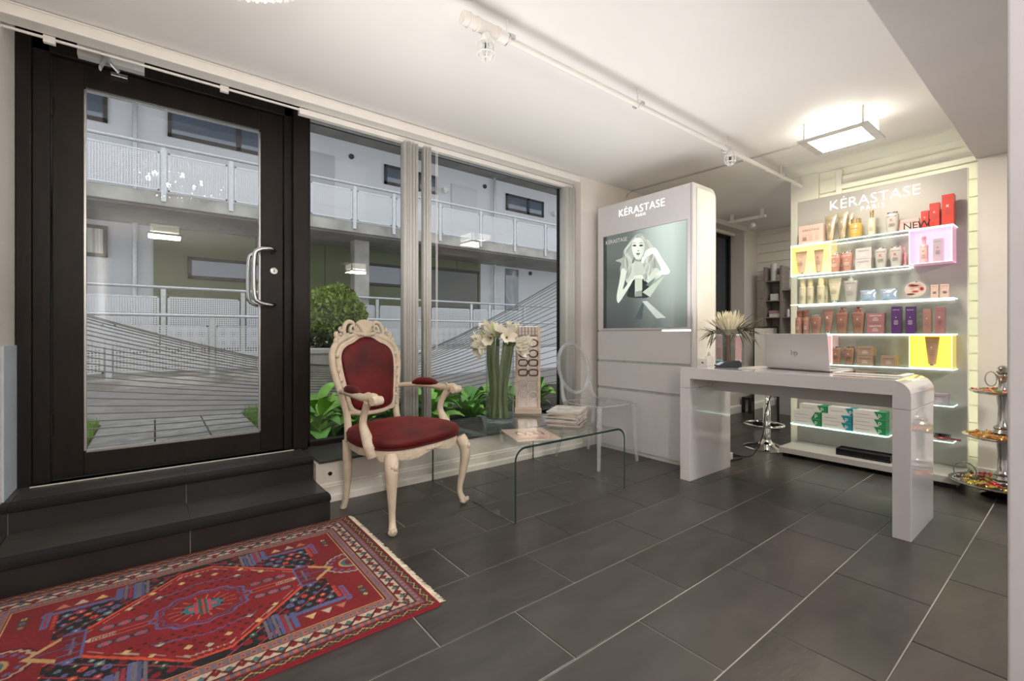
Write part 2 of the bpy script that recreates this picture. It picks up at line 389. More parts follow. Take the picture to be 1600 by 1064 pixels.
# black sill over the low wall
sl = sempty('window_sill')
for a, b in ((.76, 1.37), (1.37, 1.98), (1.98, 2.59), (2.59, 3.0), (3.0, 3.17)):
    build('tile', MB().box(a + .002, b - .002, 2.825 if b < 3.1 else 2.935, 3.215, .236, .252), M['slate'], sl, bevel=.002)
# steps in front of the door
st = sempty('trim_8')
build('step_core', MB().box(-.525, .738, 2.556, 3.30, 0, .125).box(-.525, .738, 2.896, 3.30, .12, .250), M['grout'], st)
XJ = [-.528, -.50, .127, .745]
for a, b in zip(XJ[:-1], XJ[1:]):
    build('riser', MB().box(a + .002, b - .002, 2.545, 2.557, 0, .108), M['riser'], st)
    build('tread', MB().box(a + .002, b - .002, 2.575, 2.886, .126, .139), M['slate'], st)
    build('nosing', MB().prism([(2.60, .1275), (2.60, .1405), (2.552, .1405), (2.537, .137), (2.528, .126), (2.530, .113), (2.540, .108), (2.556, .108), (2.575, .1275)], a + .0005, b - .0005, 'x'), M['nosing'], st, smooth=50)
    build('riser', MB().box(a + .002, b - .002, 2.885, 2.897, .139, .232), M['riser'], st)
    build('tread', MB().box(a + .002, b - .002, 2.915, 3.06, .250, .263), M['slate'], st)
    build('nosing', MB().prism([(2.94, .2515), (2.94, .2645), (2.892, .2645), (2.877, .261), (2.868, .250), (2.870, .237), (2.880, .232), (2.896, .232), (2.915, .2515)], a + .0005, b - .0005, 'x'), M['nosing'], st, smooth=50)
build('end_cap', MB().box(.738, .748, 2.557, 2.84, 0, .127).box(.738, .748, 2.897, 3.06, .125, .252), M['slate'], st)
for a, b in ((-.528, -.2), (-.2, .4), (.4, .745)):
    build('tread', MB().box(a + .002, b - .002, 3.063, 3.24, .250, .262), M['slate2'], st)

build('threshold_line', MB().box(-.475, .70, 3.158, 3.169, .2625, .266), M['trim'], st)
# ---- door
d1 = sempty('door_1')
fr = M['frame']
build('door_frame', MB().box(-.528, -.475, 3.19, 3.33, .25, 2.498).box(-.475, -.412, 3.215, 3.30, .25, 2.498).box(.655, .70, 3.215, 3.30, .25, 2.498).box(.70, .787, 3.17, 3.33, .25, 2.498)
      .box(-.475, .70, 3.215, 3.30, 2.41, 2.498).box(-.475, .70, 3.17, 3.30, .235, .262), fr, d1, bevel=.003)
lf = build('door_leaf', MB().box(-.408, -.291, 3.235, 3.285, .268, 2.405).box(.524, .652, 3.235, 3.285, .268, 2.405).box(-.291, .524, 3.235, 3.285, 2.286, 2.405).box(-.291, .524, 3.235, 3.285, .268, .387), fr, d1, bevel=.003)
build('glazing_bead', MB().box(-.291, -.283, 3.243, 3.28, .387, 2.286).box(.516, .524, 3.243, 3.28, .387, 2.286).box(-.291, .524, 3.243, 3.28, 2.278, 2.286).box(-.291, .524, 3.243, 3.28, .387, .395), M['steel'], lf)
g = build('pane', MB().box(-.410, .410, -.004, .004, -.95, .95), M['glass'], lf, loc=(.1165, 3.262, 1.3365))
hd = MB(); sweep(hd, [(.592, 3.235, 1.52), (.592, 3.19, 1.53), (.56, 3.155, 1.535), (.50, 3.15, 1.52), (.475, 3.15, 1.47), (.475, 3.15, 1.25), (.50, 3.15, 1.20), (.56, 3.155, 1.185), (.592, 3.19, 1.19), (.592, 3.235, 1.20)], [.0125] * 2, 10, 5)
build('handle', hd, M['steel'], lf, smooth=True)
hd = MB(); sweep(hd, [(.592, 3.285, 1.52), (.592, 3.32, 1.53), (.56, 3.355, 1.535), (.50, 3.36, 1.52), (.475, 3.36, 1.47), (.475, 3.36, 1.25), (.50, 3.36, 1.20), (.56, 3.355, 1.185), (.592, 3.32, 1.19), (.592, 3.285, 1.20)], [.0125] * 2, 10, 5)
build('handle', hd, M['steel'], lf, smooth=True)
lk = build('lock', MB().lathe([(.024, 0), (.024, .006), (.018, .010), (.012, .010), (.012, .016)], n=20), M['steel'], lf, loc=(.598, 3.236, 1.405), rot=(PI / 2, 0, 0), smooth=True)
build('keyhole', MB().box(-.002, .002, -.008, .008, .0162, .0168), M['black'], lf, loc=(.598, 3.236, 1.405), rot=(PI / 2, 0, 0))
build('hinge', MB().cyl((-.41, 3.232), .009, .5, .6).cyl((-.41, 3.232), .009, 2.1, 2.2), fr, lf, smooth=True)
dc = tag(build('door_closer', MB().box(-.31, -.045, 3.165, 3.214, 2.415, 2.485), M['whitep'], bevel=.003), 'long white door closer box above the black glass door', 'door closer')
arm = MB(); arm.tube([(-.200, 3.155, 2.43), (-.215, 3.05, 2.325)], .015, 6, flat=.4).tube([(-.200, 3.150, 2.43), (-.15, 3.19, 2.39)], .011, 6, flat=.5).cyl((-.20, 3.15), .017, 2.40, 2.44, 10)
build('closer_arm', arm, M['galv'], dc)
build('shoe', MB().box(-.185, -.115, 3.205, 3.234, 2.372, 2.392), M['steel'], dc, bevel=.003)
# ---- shop window, two panes
for n_, (a, b) in enumerate(((.787, 1.52), (1.52, 3.17))):
    wn = sempty('window_%d' % (n_ + 1))
    f = MB().box(a, a + .032, 3.24, 3.30, .25, 2.498).box(b - .032, b, 3.24, 3.30, .25, 2.498).box(a, b, 3.24, 3.30, 2.44, 2.498).box(a, b, 3.24, 3.30, .25, .285)
    build('window_frame', f, fr, wn, bevel=.002)
    build('bead', MB().box(a + .03, b - .03, 3.236, 3.25, 2.428, 2.441), M['galv'], wn)
    build('pane', MB().box(a + .03, b - .03, 3.262, 3.268, .283, 2.442), M['glass'], wn)
wn = sempty('window_3')
build('window_frame', MB().box(5.25, 5.30, 3.06, 3.12, .25, 2.36).box(6.11, 6.16, 3.06, 3.12, .25, 2.36).box(5.25, 6.16, 3.06, 3.12, 2.30, 2.36).box(5.25, 6.16, 3.06, 3.12, .25, .30), fr, wn)
build('pane', MB().box(5.30, 6.11, 3.085, 3.09, .30, 2.30), mat('tinted_pane', (.02, .03, .045), .08, coat=.5), wn)
build('head_rail', MB().box(5.25, 6.16, 3.0, 3.04, 2.325, 2.36), M['trim'], wn)

# ================================================================== OUTSIDE
gz = .235
struct('ground', MB().box(-9, 22, 3.34, 5.22, gz - .2, gz - .01), M['soil'])
ap = MB().add([(-9, 5.2, gz), (22, 5.2, gz), (22, 7.6, .31), (-9, 7.6, .31), (-9, 5.2, -.1), (22, 5.2, -.1), (22, 7.6, -.1), (-9, 7.6, -.1)], [(0, 1, 2, 3), (0, 4, 5, 1), (2, 6, 7, 3)])
struct('ramp', ap, M['apron'])
struct('kerb', MB().box(-9, 22, 7.6, 8.62, .0, .42), M['concrete'], bevel=.01)
struct('terrace', MB().box(-9, 22, 8.62, 9.85, .0, .72), M['concrete'])
pth = sempty('garden_path')
ys = [3.36, 3.74, 4.13, 4.50, 4.86, 5.20]
for i in range(5):
    for a, b in ((-.36, .0), (.0, .335), (.335, .66)):
        build('paving_slab', MB().box(a + .005, b - .005, ys[i] + .005, ys[i + 1] - .005, gz - .03, gz + .012 + random.uniform(-.002, .002)), M['paver'], pth, bevel=.004)
def grass(name, x0, x1, y0, y1, n, label):
    mb = MB()
    for _ in range(n):
        x, y_ = random.uniform(x0, x1), random.uniform(y0, y1); h = random.uniform(.04, .10); a = random.uniform(0, 6.3); dx, dy = .02 * math.cos(a), .02 * math.sin(a); w_ = .0035
        mb.add([(x - w_ * math.sin(a), y_ + w_ * math.cos(a), gz - .01), (x + w_ * math.sin(a), y_ - w_ * math.cos(a), gz - .01), (x + dx, y_ + dy, gz + h)], [(0, 1, 2)])
    return tag(build(name, mb, M['grass']), label, 'grass', kind='stuff')
grass('grass', -1.3, -.37, 3.9, 5.2, 7000, 'green lawn to the left of the paving slabs outside the door')
grass('grass', .67, 1.5, 3.9, 5.15, 6000, 'green lawn to the right of the paving slabs outside the door')

bd = thing('apartment_building', 'white and olive apartment building across the yard with gallery balconies', 'building', (0, 9.8, 0))
def P(name, mb, m, parent=None, **k):
    return build(name, mb, m, parent or bd, **k)
P('wall', MB().box(-9, 22, .0, .25, .72, 7.0), M['facade'])
P('cladding', MB().box(-.02, 6.6, -.04, -.001, .72, 2.86), M['green'])
for xx in (1.5, 2.75, 4.98, 5.9): P('cladding_joint', MB().box(xx - .006, xx + .006, -.044, -.039, .72, 2.86), M['brownframe'])
P('balcony_slab', MB().box(-9, 22, -1.5, 0, 2.86, 3.05), M['concrete'], bevel=.01)
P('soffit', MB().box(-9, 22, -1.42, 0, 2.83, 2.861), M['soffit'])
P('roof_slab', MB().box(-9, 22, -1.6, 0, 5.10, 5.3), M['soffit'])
P('column', MB().box(3.03, 3.32, -1.0, -.75, .72, 2.84), M['concrete'], bevel=.01)
def far_window(x0, x1, z0, z1, mull, yoff=-.03, curtain=False, gm=None):
    t = .055
    f = MB().box(x0, x1, yoff - .02, yoff + .03, z0, z0 + t).box(x0, x1, yoff - .02, yoff + .03, z1 - t, z1).box(x0, x0 + t, yoff - .02, yoff + .03, z0, z1).box(x1 - t, x1, yoff - .02, yoff + .03, z0, z1)
    for mx in mull: f.box(mx - .04, mx + .04, yoff - .02, yoff + .03, z0, z1)
    w_ = P('window', f, M['brownframe'])
    P('pane', MB().box(x0 + t, x1 - t, yoff + .0, yoff + .012, z0 + t, z1 - t), M['curtain'] if curtain else (gm or M['winglass']), w_)
far_window(-1.9, -.60, 4.40, 4.92, [-1.0]); far_window(.17, 1.62, 4.40, 4.92, [1.22])
far_window(4.03, 5.36, 4.37, 4.80, [4.85]); far_window(7.44, 8.78, 4.36, 4.80, [8.2])
far_window(-1.9, -.60, 2.24, 2.74, [], curtain=True); far_window(.45, 1.85, 1.98, 2.36, [1.4], -.07); far_window(3.45, 4.45, 2.08, 2.56, [], -.07)
P('door', MB().box(2.3, 2.95, -.03, .01, 3.05, 4.72), mat('grey_door', (.50, .51, .54), .6))
P('door', MB().box(5.75, 6.5, -.03, .01, 3.05, 4.72), mat('white_door', (.62, .63, .66), .6))
P('door', MB().box(2.05, 2.6, -.07, -.03, .72, 2.60), mat('olive_door', (.15, .18, .08), .6))
P('door', MB().box(7.42, 7.86, -.03, .01, .72, 2.78), M['winglass'])
sh = P('shop_window', MB().box(5.0, 6.55, -.07, -.03, .72, .80).box(5.0, 6.55, -.07, -.03, 2.55, 2.62).box(5.0, 5.06, -.07, -.03, .8, 2.6).box(6.5, 6.55, -.07, -.03, .8, 2.6), M['brownframe'])
P('pane', MB().box(5.06, 6.5, -.055, -.045, .8, 2.55), mat('dark_pane', (.035, .04, .03), .1, coat=.5), sh)
for xx in (-.26, 7.0): P('downpipe', MB().cyl((xx, -.10), .035, .72, 5.1, 8), M['galv'])
for xx, zz in ((3.3, 4.80), (6.75, 4.85), (9.5, 4.7), (2.85, 2.62), (8.3, 2.72)): P('vent', MB().lathe([(.055, 0), (.055, .03)], n=12), M['brownframe'], loc=(xx, 0, zz), rot=(PI / 2, 0, 0))
for xx, zz in ((5.55, 4.48), (9.2, 4.5)): P('wall_lamp', MB().box(xx - .07, xx + .07, -.12, 0, zz, zz + .07).ball((xx, -.07, zz - .01), .05), M['whitep'])
def railing(name, label, x0, x1, y_, zb, zt, pm, posts, pz0, pz1, gap=.05, drop=0):
    r_ = thing(name, label, 'railing', (0, y_, 0), group=None)
    build('handrail', MB().tube([(x0, 0, zt), (x1, 0, zt)], .024, 8), M['galv'], r_, smooth=True)
    for p in posts: build('post', MB().box(p - .03, p + .03, .0, .02, zb - drop, zt - .02).box(p - .012, p + .012, -.005, .0, zb - drop, zt - .02), M['galv'], r_)
    for a, b in zip(posts[:-1], posts[1:]):
        pn = build('panel', MB().box(a + gap, b - gap, .004, .008, pz0, pz1), pm, r_)
        build('panel_frame', MB().box(a + gap, b - gap, .0, .012, pz1 - .02, pz1).box(a + gap, b - gap, .0, .012, pz0, pz0 + .02).box(a + gap, a + gap + .02, 0, .012, pz0, pz1).box(b - gap - .02, b - gap, 0, .012, pz0, pz1), M['galv'], pn)
    return r_
railing('balcony_railing', 'grey handrail with perforated panels along the upper gallery balcony', -3, 14, 8.27, 3.05, 3.72, M['perf'], [-2.6, -1.25, .1, .93, 2.05, 2.85, 3.6, 4.6, 5.6, 6.55, 7.5, 8.45, 9.4, 10.4], 3.07, 3.62, drop=.13)
railing('terrace_railing', 'pale perforated railing along the terrace right in front of the olive wall', -3, 8.2, 8.72, .72, 1.72, M['perf'], [-2.1, -.95, .1, 1.15, 1.42, 2.4, 3.45, 4.6, 5.65, 6.15, 7.2], .80, 1.58)
railing('ramp_railing', 'nearer perforated steel railing on the concrete kerb beyond the yard', -3.2, 12, 7.84, .42, 1.27, M['perf2'], [-2.6, -1.55, -.47, .65, 1.8, 2.95, 4.1, 5.25, 6.4, 7.55, 8.7], .50, 1.13)
# low white wall and planter in the yard
struct('trim_9', MB().box(2.5, 12, 7.2, 7.55, .28, .72), M['facade'])
pl = thing('planter', 'square grey concrete planter outside under the round bush', 'planter', (1.72, 5.6, 0))
build('pot', MB().box(-.42, .42, -.38, .38, .235, .84).box(-.44, .44, -.40, .40, .79, .85), M['concrete'], pl, bevel=.01)
bu = thing('bush', 'round green bush growing in the planter outside', 'bush', (1.66, 5.6, .84))
def leafball(n, rad, cz, zlo, zhi, sz=.04, yf=1):
    mb = MB()
    for _ in range(n):
        u = random.uniform(-1, 1); a = random.uniform(0, 6.283); rr = rad * random.uniform(.72, 1.04) * (1 + .07 * math.sin(5 * a) + .05 * math.sin(9 * u + a))
        q = math.sqrt(1 - u * u); c = Vector((rr * q * math.cos(a), rr * q * math.sin(a) * yf, cz + rr * u))
        if not zlo < c.z < zhi: continue
        e = Vector((random.gauss(0, 1), random.gauss(0, 1), random.gauss(0, 1) + .3)).normalized(); f = e.cross(Vector((random.gauss(0, 1), random.gauss(0, 1), random.gauss(0, 1)))).normalized()
        s_ = sz * random.uniform(.6, 1.2)
        mb.add([c - e * s_, c + f * s_ * .42, c + e * s_, c - f * s_ * .42], [(0, 1, 2, 3)])
    return mb
o = build('foliage', leafball(5200, .40, .34, .20, 1, .035), M['bush'], bu); o['kind'] = 'stuff'
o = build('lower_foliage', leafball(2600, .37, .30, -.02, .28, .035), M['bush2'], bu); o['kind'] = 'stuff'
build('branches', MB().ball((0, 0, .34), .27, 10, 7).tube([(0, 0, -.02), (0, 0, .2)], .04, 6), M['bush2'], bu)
# hostas along the window
def hosta_leaf(L, W, droop):
    mb = MB(); n = 6; vs = []; fs = []
    for i in range(n + 1):
        t = i / n; w_ = W * math.sin(PI * min(1, t * .92 + .06)) ** .8; x = L * (t - .12 * t * t); z = L * (.75 * t - droop * t * t)
        for s_ in (-1, 0, 1): vs.append((x, s_ * w_ * .5, z + (abs(s_) * w_ * .18)))
    for i in range(n):
        for j in (0, 1): fs.append((i * 3 + j, i * 3 + j + 1, i * 3 + j + 4, i * 3 + j + 3))
    return mb.add(vs, fs)
hl = [hosta_leaf(.20, .10, .75).mesh('leaf', M['leaf'], True), hosta_leaf(.24, .12, .55).mesh('leaf', M['leaf'], True), hosta_leaf(.18, .09, .35).mesh('leaf', M['leaf2'], True), hosta_leaf(.26, .13, .8).mesh('leaf', M['leaf2'], True)]
wh = ['at the left end of the bed, against the door frame', 'behind the left arm of the red armchair', 'behind the red seat of the armchair', 'left of the vase', 'behind the flower vase', 'right of the eyewear stand', 'in the corner behind the clear chair', 'at the glass behind the armchair back', 'at the glass left of the middle blind', 'at the glass right of the middle blind', 'at the glass behind the vase foot', 'at the glass below the eyewear stand']
for i, (hx, hy, sc) in enumerate(((.98, 3.62, 1.05), (1.28, 3.75, 1.15), (1.62, 3.72, 1.0), (2.05, 3.75, 1.15), (2.50, 3.82, 1.2), (2.95, 3.78, 1.2), (3.35, 3.85, 1.1), (1.05, 3.98, 1.3), (1.45, 4.02, 1.2), (1.85, 3.52, 1.15), (2.28, 3.55, 1.15), (2.75, 3.55, 1.15))):
    hp = thing('hosta_plant', 'broad-leaved hosta outside, ' + wh[i], 'plant', (hx, hy, gz - .01), random.uniform(0, 6), 'hostas along the shop window')
    sc *= 1.18; hp.scale = (sc, sc, sc)
    for k in range(26):
        a = k * 2.4; e = random.uniform(.55, 1.05) * (1 if k < 16 else .8); up = .0 if k < 12 else random.uniform(.04, .14)
        o = obj('leaf', hl[k % 4] if k % 3 else hl[random.randrange(2)], hp, (.02 * math.cos(a), .02 * math.sin(a), up), (random.uniform(-.3, .3), -random.uniform(0, .7), a)); o.scale = (e, e, e)
# cables strung in a curve
cf = thing('cable_fence', 'curved fan of thin grey cables strung outside the shop window', 'cable screen', (0, 4.2, 0))
for px_ in (-1.25, 4.95): build('post', MB().cyl((px_, 0), .03, gz - .1, 2.35, 10), M['galv'], cf, smooth=True)
tx = [-1.25, -.9, -.365, .104, .66, 1.07, 1.48, 1.99, 2.585, 3.28, 4.03, 4.95]; tz = [1.52, 1.36, 1.134, .976, .815, .745, .715, .775, 1.0, 1.32, 1.69, 2.15]
NC = 24
for i in range(NC):
    t = (i / (NC - 1)) ** 1.45; pts = []
    for k in range(45):
        x = -1.25 + 6.2 * k / 44; zt = float(np.interp(x, tx, tz)) if k not in (0, 44) else (tz[0] if k == 0 else tz[-1])
        zb = .20 + .03 * math.sin(x) + .012 * x; q = t
        pts.append((x, .0 + .02 * math.sin(i), zt * (1 - q) + zb * q))
    build('cable', MB().tube(pts, .0042, 4, cap=False), M['cable'], cf)

# ================================================================== RED ARMCHAIR
ch = thing('armchair', 'ivory carved wooden armchair with red velvet seat and back by the window', 'armchair', (1.11, 2.463, 0), R(17.6))
iv = M['ivory']
# cabriole legs
def cab(sx, front):
    mb = MB()
    if front:
        pts = [(.262 * sx, -.225, .400), (.272 * sx, -.240, .36), (.280 * sx, -.250, .30), (.270 * sx, -.240, .20), (.258 * sx, -.228, .11), (.258 * sx, -.230, .06), (.268 * sx, -.243, .025)]
        sweep(mb, pts, [.030, .036, .031, .023, .017, .017, .022], 10, 6)
        mb.ball((.268 * sx, -.244, .020), .024, 10, 6, sz=.8)
        for k in (-1, 0, 1): mb.ball(((.268 + .008) * sx + k * .010, -.262, .030), .010, 6, 4, sz=1.5)
        # carved leaf on the knee
        for k in range(5): mb.ball(((.278) * sx, -.276 + .004 * k, .345 - .026 * k), .013 - .0015 * k, 6, 4, sz=1.3)
        for k in (-1, 1):
            for q in range(3): mb.ball((.278 * sx + k * .014, -.268 + .003 * q, .350 - .026 * q), .009, 6, 4, sz=1.5)
    else:
        pts = [(.185 * sx, .235, .40), (.180 * sx, .240, .30), (.170 * sx, .250, .18), (.170 * sx, .268, .06), (.175 * sx, .285, .0)]
        sweep(mb, pts, [.026, .026, .021, .018, .019], 8, 5)
    return mb
for sx in (-1, 1):
    build('leg', cab(sx, True), iv, ch, smooth=60); build('leg', cab(sx, False), iv, ch, smooth=60)
# seat rail, serpentine front
def seat_outline(k=1.0, n=48, off=0):
    out = []
    for i in range(n):
        a = 2 * PI * i / n; cx, sy = math.cos(a), math.sin(a)
        px_ = math.copysign(abs(cx) ** .45, cx); py_ = math.copysign(abs(sy) ** .45, sy)
        wx = .285 if py_ < 0 else .285 - .075 * py_
        x = px_ * wx; y = py_ * .245
        if py_ < 0: y -= .025 * math.cos(x / .285 * PI / 2)
        out.append((x * k, y * k))
    return out
so = seat_outline(); n = len(so); rl = MB(); vs = []
for z, k in ((.375, .93), (.372, .985), (.385, .995), (.405, 1.0), (.420, .985)):
    for (x, y) in so:
        zz = z
        if z < .40 and y < -.15: zz -= .018 * (abs(x) / .285) ** 2 - .012 * math.cos(x * 24) * (1 if abs(x) < .2 else 0)
        vs.append((x * k, y * k, zz))
fs = [(r_ * n + i, r_ * n + (i + 1) % n, (r_ + 1) * n + (i + 1) % n, (r_ + 1) * n + i) for r_ in range(4) for i in range(n)]
fs += [tuple(range(n))[::-1], tuple(4 * n + i for i in range(n))]
rl.add(vs, fs)
for k in range(-5, 6): rl.ball((k * .017, -.268 + .0007 * k * k, .392), .011, 6, 4, sx=.9, sz=.7 + .4 * (k % 2))
sr = build('seat_rail', rl, iv, ch, smooth=60)
# seat cushion
cu = MB(); rings = [(.985, .415), (1.035, .432), (1.045, .452), (1.01, .472), (.90, .487), (.72, .497), (.45, .503), (.2, .505)]
vs = [(x * k, y * k, z) for k, z in rings for (x, y) in so]
fs = [(r_ * n + i, r_ * n + (i + 1) % n, (r_ + 1) * n + (i + 1) % n, (r_ + 1) * n + i) for r_ in range(len(rings) - 1) for i in range(n)]
fs += [tuple((len(rings) - 1) * n + i for i in range(n)), tuple(range(n))[::-1]]
cu.add(vs, fs); sc_ = build('seat_cushion', cu, M['velvet'], ch, smooth=True)
build('piping', MB().tube([(x * 1.02, y * 1.02, .421) for x, y in so], .0055, 6, ring=True), M['piping'], sc_, smooth=True)
# back: outline in the plane of the back, leaning
LEAN = .17
def bp(x, z, off=0.0):                 # a point on the leaning back plane
    return (x, .235 + (z - .50) * LEAN + off, z)
half = [(0, .985), (.045, .978), (.095, .950), (.135, .935), (.168, .910), (.186, .868), (.184, .80), (.172, .72), (.158, .65), (.148, .60), (.125, .568), (.07, .552), (0, .548)]
hp_ = smoothpath([(x, 0, z) for x, z in half], 4)
outl = [(p.x, p.z) for p in hp_] + [(-p.x, p.z) for p in hp_[::-1][1:-1]]
cz_ = .77
def scl(o, k, dk=0): return [((x) * k + (dk * (1 if x > 0 else -1 if x < 0 else 0)), cz_ + (z - cz_) * k) for x, z in o]
m_ = len(outl); bc = MB(); rings = [(1.0, .0), (.985, -.016), (.93, -.028), (.8, -.038), (.55, -.044), (.25, -.046)]
vs = []
for k, off in rings: vs += [bp(x, z, off) for x, z in scl(outl, k)]
for k, off in ((1.0, .012), (.6, .02)): vs += [bp(x, z, off) for x, z in scl(outl, k)]
fs = []
for r_ in range(len(rings) - 1):
    for i in range(m_): fs.append((r_ * m_ + i, r_ * m_ + (i + 1) % m_, (r_ + 1) * m_ + (i + 1) % m_, (r_ + 1) * m_ + i))
L = len(rings)
for i in range(m_):
    fs.append((i, (i + 1) % m_, L * m_ + (i + 1) % m_, L * m_ + i)); fs.append((L * m_ + i, L * m_ + (i + 1) % m_, (L + 1) * m_ + (i + 1) % m_, (L + 1) * m_ + i))
fs += [tuple((L - 1) * m_ + i for i in range(m_)), tuple((L + 1) * m_ + i for i in range(m_))]
bc.add(vs, fs); bcu = build('back_cushion', bc, M['velvet'], ch, smooth=True)
build('piping', MB().tube([bp(x, z, -.012) for x, z in scl(outl, 1.0)], .0055, 6, ring=True), M['piping'], bcu, smooth=True)
bf = MB()
bf.tube([bp(x, z, 0) for x, z in scl(outl, 1.06, .006)], .017, 10, ring=True, flat=.9)
bf.tube([bp(x, z, -.008) for x, z in scl(outl, 1.02, .003)], .009, 8, ring=True)
# outer frame with pierced gaps, joined by small bridges
half2 = [(.205, .945), (.232, .90), (.240, .84), (.232, .77), (.215, .70), (.200, .64), (.188, .59), (.180, .53), (.182, .46), (.186, .40)]
for sx in (-1, 1):
    sweep(bf, [bp(.06 * sx, .998), bp(.11 * sx, .990), bp(.160 * sx, .972)] + [bp(x * sx, z) for x, z in half2], [.012, .014, .016, .018, .019, .019, .018, .018, .018, .019, .020, .022, .025], 9, 5)
    for x, z in ((.212, .88), (.214, .80), (.203, .74), (.192, .67), (.180, .62)): bf.ball(bp(x * sx, z, -.012), .013, 6, 4, sz=1.3)
    for k in range(9): bf.ball(bp((.196 - .003 * k) * sx, .70 - .016 * k, -.02), .007, 5, 4, sz=1.2)
bfo = build('back_frame', bf, iv, ch, smooth=60)
build('bottom_rail', MB().tube([bp(x, .548 - .012 * math.cos(x * 11), 0) for x in [-.17 + .034 * k for k in range(11)]], .015, 8), iv, ch, smooth=60)
# crest: shell, scrolls
cr = MB()
for k in range(-3, 4):
    a = k * .30; cr.tube([bp(.012 * math.sin(a), 1.005, -.012), bp(.045 * math.sin(a), 1.045 + .008 * math.cos(a), -.016), bp(.070 * math.sin(a), 1.050 + .040 * math.cos(a), -.008)], [.010, .014, .012], 6)
cr.ball(bp(0, 1.03, 0), .055, 12, 6, sx=1.25, sy=.22, sz=.9)
sweep(cr, [bp(-.085, 1.01), bp(-.04, 1.002, -.015), bp(0, .998, -.02), bp(.04, 1.002, -.015), bp(.085, 1.01)], [.009, .012, .013, .012, .009], 8)
for k in range(-4, 5): cr.ball(bp(k * .014, 1.003 - .0004 * k * k, -.028), .006, 5, 4)
for sx in (-1, 1):
    # C scroll over the opening
    sc = [bp(.070 * sx, 1.052), bp(.078 * sx, 1.072), bp(.100 * sx, 1.078), bp(.125 * sx, 1.066), bp(.140 * sx, 1.040), (bp(.142 * sx, 1.012)), bp(.128 * sx, .996), bp(.112 * sx, 1.004)]
    sweep(cr, sc, [.010, .012, .013, .013, .013, .012, .011, .010], 8, 5)
    sp = []
    for k in range(14):
        a = -.6 + k * .52; r_ = .030 - .0016 * k; sp.append(bp((.082 + r_ * .75 * math.cos(a)) * sx, 1.030 + r_ * math.sin(a), -.006))
    cr.tube(sp, [.010 - .0003 * k for k in range(14)], 7)
    sweep(cr, [bp(.135 * sx, 1.00), bp(.158 * sx, .985), bp(.178 * sx, .978), bp(.196 * sx, .990), bp(.198 * sx, 1.006), bp(.187 * sx, 1.010)], [.012, .013, .014, .014, .012, .010], 8, 5)
    sweep(cr, [bp(.142 * sx, 1.03), bp(.160 * sx, 1.022), bp(.170 * sx, 1.032), bp(.162 * sx, 1.045)], [.010, .011, .010, .007], 7, 5)
    cr.ball(bp(.176 * sx, 1.000, -.01), .013, 6, 4); cr.ball(bp(.205 * sx, .962, -.004), .016, 7, 5, sz=1.4)
build('crest', cr, iv, ch, smooth=60)
# arms
for sx in (-1, 1):
    am = MB()
    sweep(am, [(.205 * sx, .265, .675), (.235 * sx, .20, .682), (.272 * sx, .10, .685), (.292 * sx, .0, .680), (.296 * sx, -.08, .675), (.298 * sx, -.135, .683), (.298 * sx, -.165, .672)], [.015, .015, .017, .019, .022, .024, .017], 9, 5, flat=1.0)
    am.lathe([(.0, -.031), (.022, -.030), (.026, 0), (.022, .030), (0, .031)], n=12, capb=False, capt=False)
    nn = len([1 for _ in range(60)])
    for q in range(len(am.v) - 60, len(am.v)):
        x, y_, z = am.v[q]; am.v[q] = (.298 * sx + z, -.160 + y_, .668 + x)
    sweep(am, [(.286 * sx, -.115, .375), (.292 * sx, -.100, .43), (.290 * sx, -.065, .485), (.288 * sx, -.040, .54), (.288 * sx, -.055, .60), (.298 * sx, -.095, .66)], [.026, .034, .027, .020, .018, .022], 9, 5)
    for q in range(4): am.ball(((.298) * sx, -.118 - .012 * q, .693 - .004 * q), .012, 6, 4, sx=1.2)
    sweep(am, [(.27 * sx + .012 * sx, -.11, .692), (.29 * sx, -.09, .700), (.30 * sx, -.07, .696)], [.006, .007, .004], 6)
    build('arm', am, iv, ch, smooth=60)
    pd = MB(); sweep(pd, [(.246 * sx, .16, .692), (.258 * sx, .13, .702), (.272 * sx, .085, .706), (.284 * sx, .03, .704), (.291 * sx, -.015, .695)], [.010, .022, .026, .024, .010], 10, 5)
    build('arm_pad', pd, M['velvet'], ch, smooth=True)

# ================================================================== GLASS COFFEE TABLE
tb = thing('coffee_table', 'bent clear glass coffee table between the armchair and the clear chair', 'table', (1.9515, 0, 0))
X0, X1, HT, TH_, RB = -.458, .458, .40, .012, .075
def waterfall(r_out, x0, x1, h, r, z0=0.0):
    p = [(x0, z0)] + [(x0 + r - r * math.cos(a), h - r + r * math.sin(a)) for a in [PI / 2 * k / 8 for k in range(9)]]
    q = [(x1 - r + r * math.sin(a), h - r + r * math.cos(a)) for a in [PI / 2 * k / 8 for k in range(9)]] + [(x1, z0)]
    return p + q
o_ = waterfall(0, X0, X1, HT, RB); i_ = waterfall(0, X0 + TH_, X1 - TH_, HT - TH_, RB - TH_)
Y0, Y1 = 1.89, 2.80; n = len(o_); vs = []
for lst in (o_, i_):
    for y_ in (Y0, Y1): vs += [(x, y_, z) for x, z in lst]
sf = MB(); fs = []
for i in range(n - 1): fs += [(i, i + 1, n + i + 1, n + i)]
sf.add(vs[:2 * n], fs); ou = build('glass_sheet', sf, M['tglass'], tb, smooth=True)
ed = MB()
for y_ in (Y0, Y1):
    a = [(x, y_, z) for x, z in o_] + [(x, y_, z) for x, z in i_]
    ed.add(a, [(i, i + 1, n + i + 1, n + i) for i in range(n - 1)])
for (xx, dx) in ((X0, TH_), (X1 - TH_, TH_)): ed.box(xx, xx + dx, Y0, Y1, 0, .0015)
build('glass_edge', ed, M['tedge'], tb)
build('inner_face', MB().add(vs[2 * n:], fs), M['tglass'], tb, smooth=True)
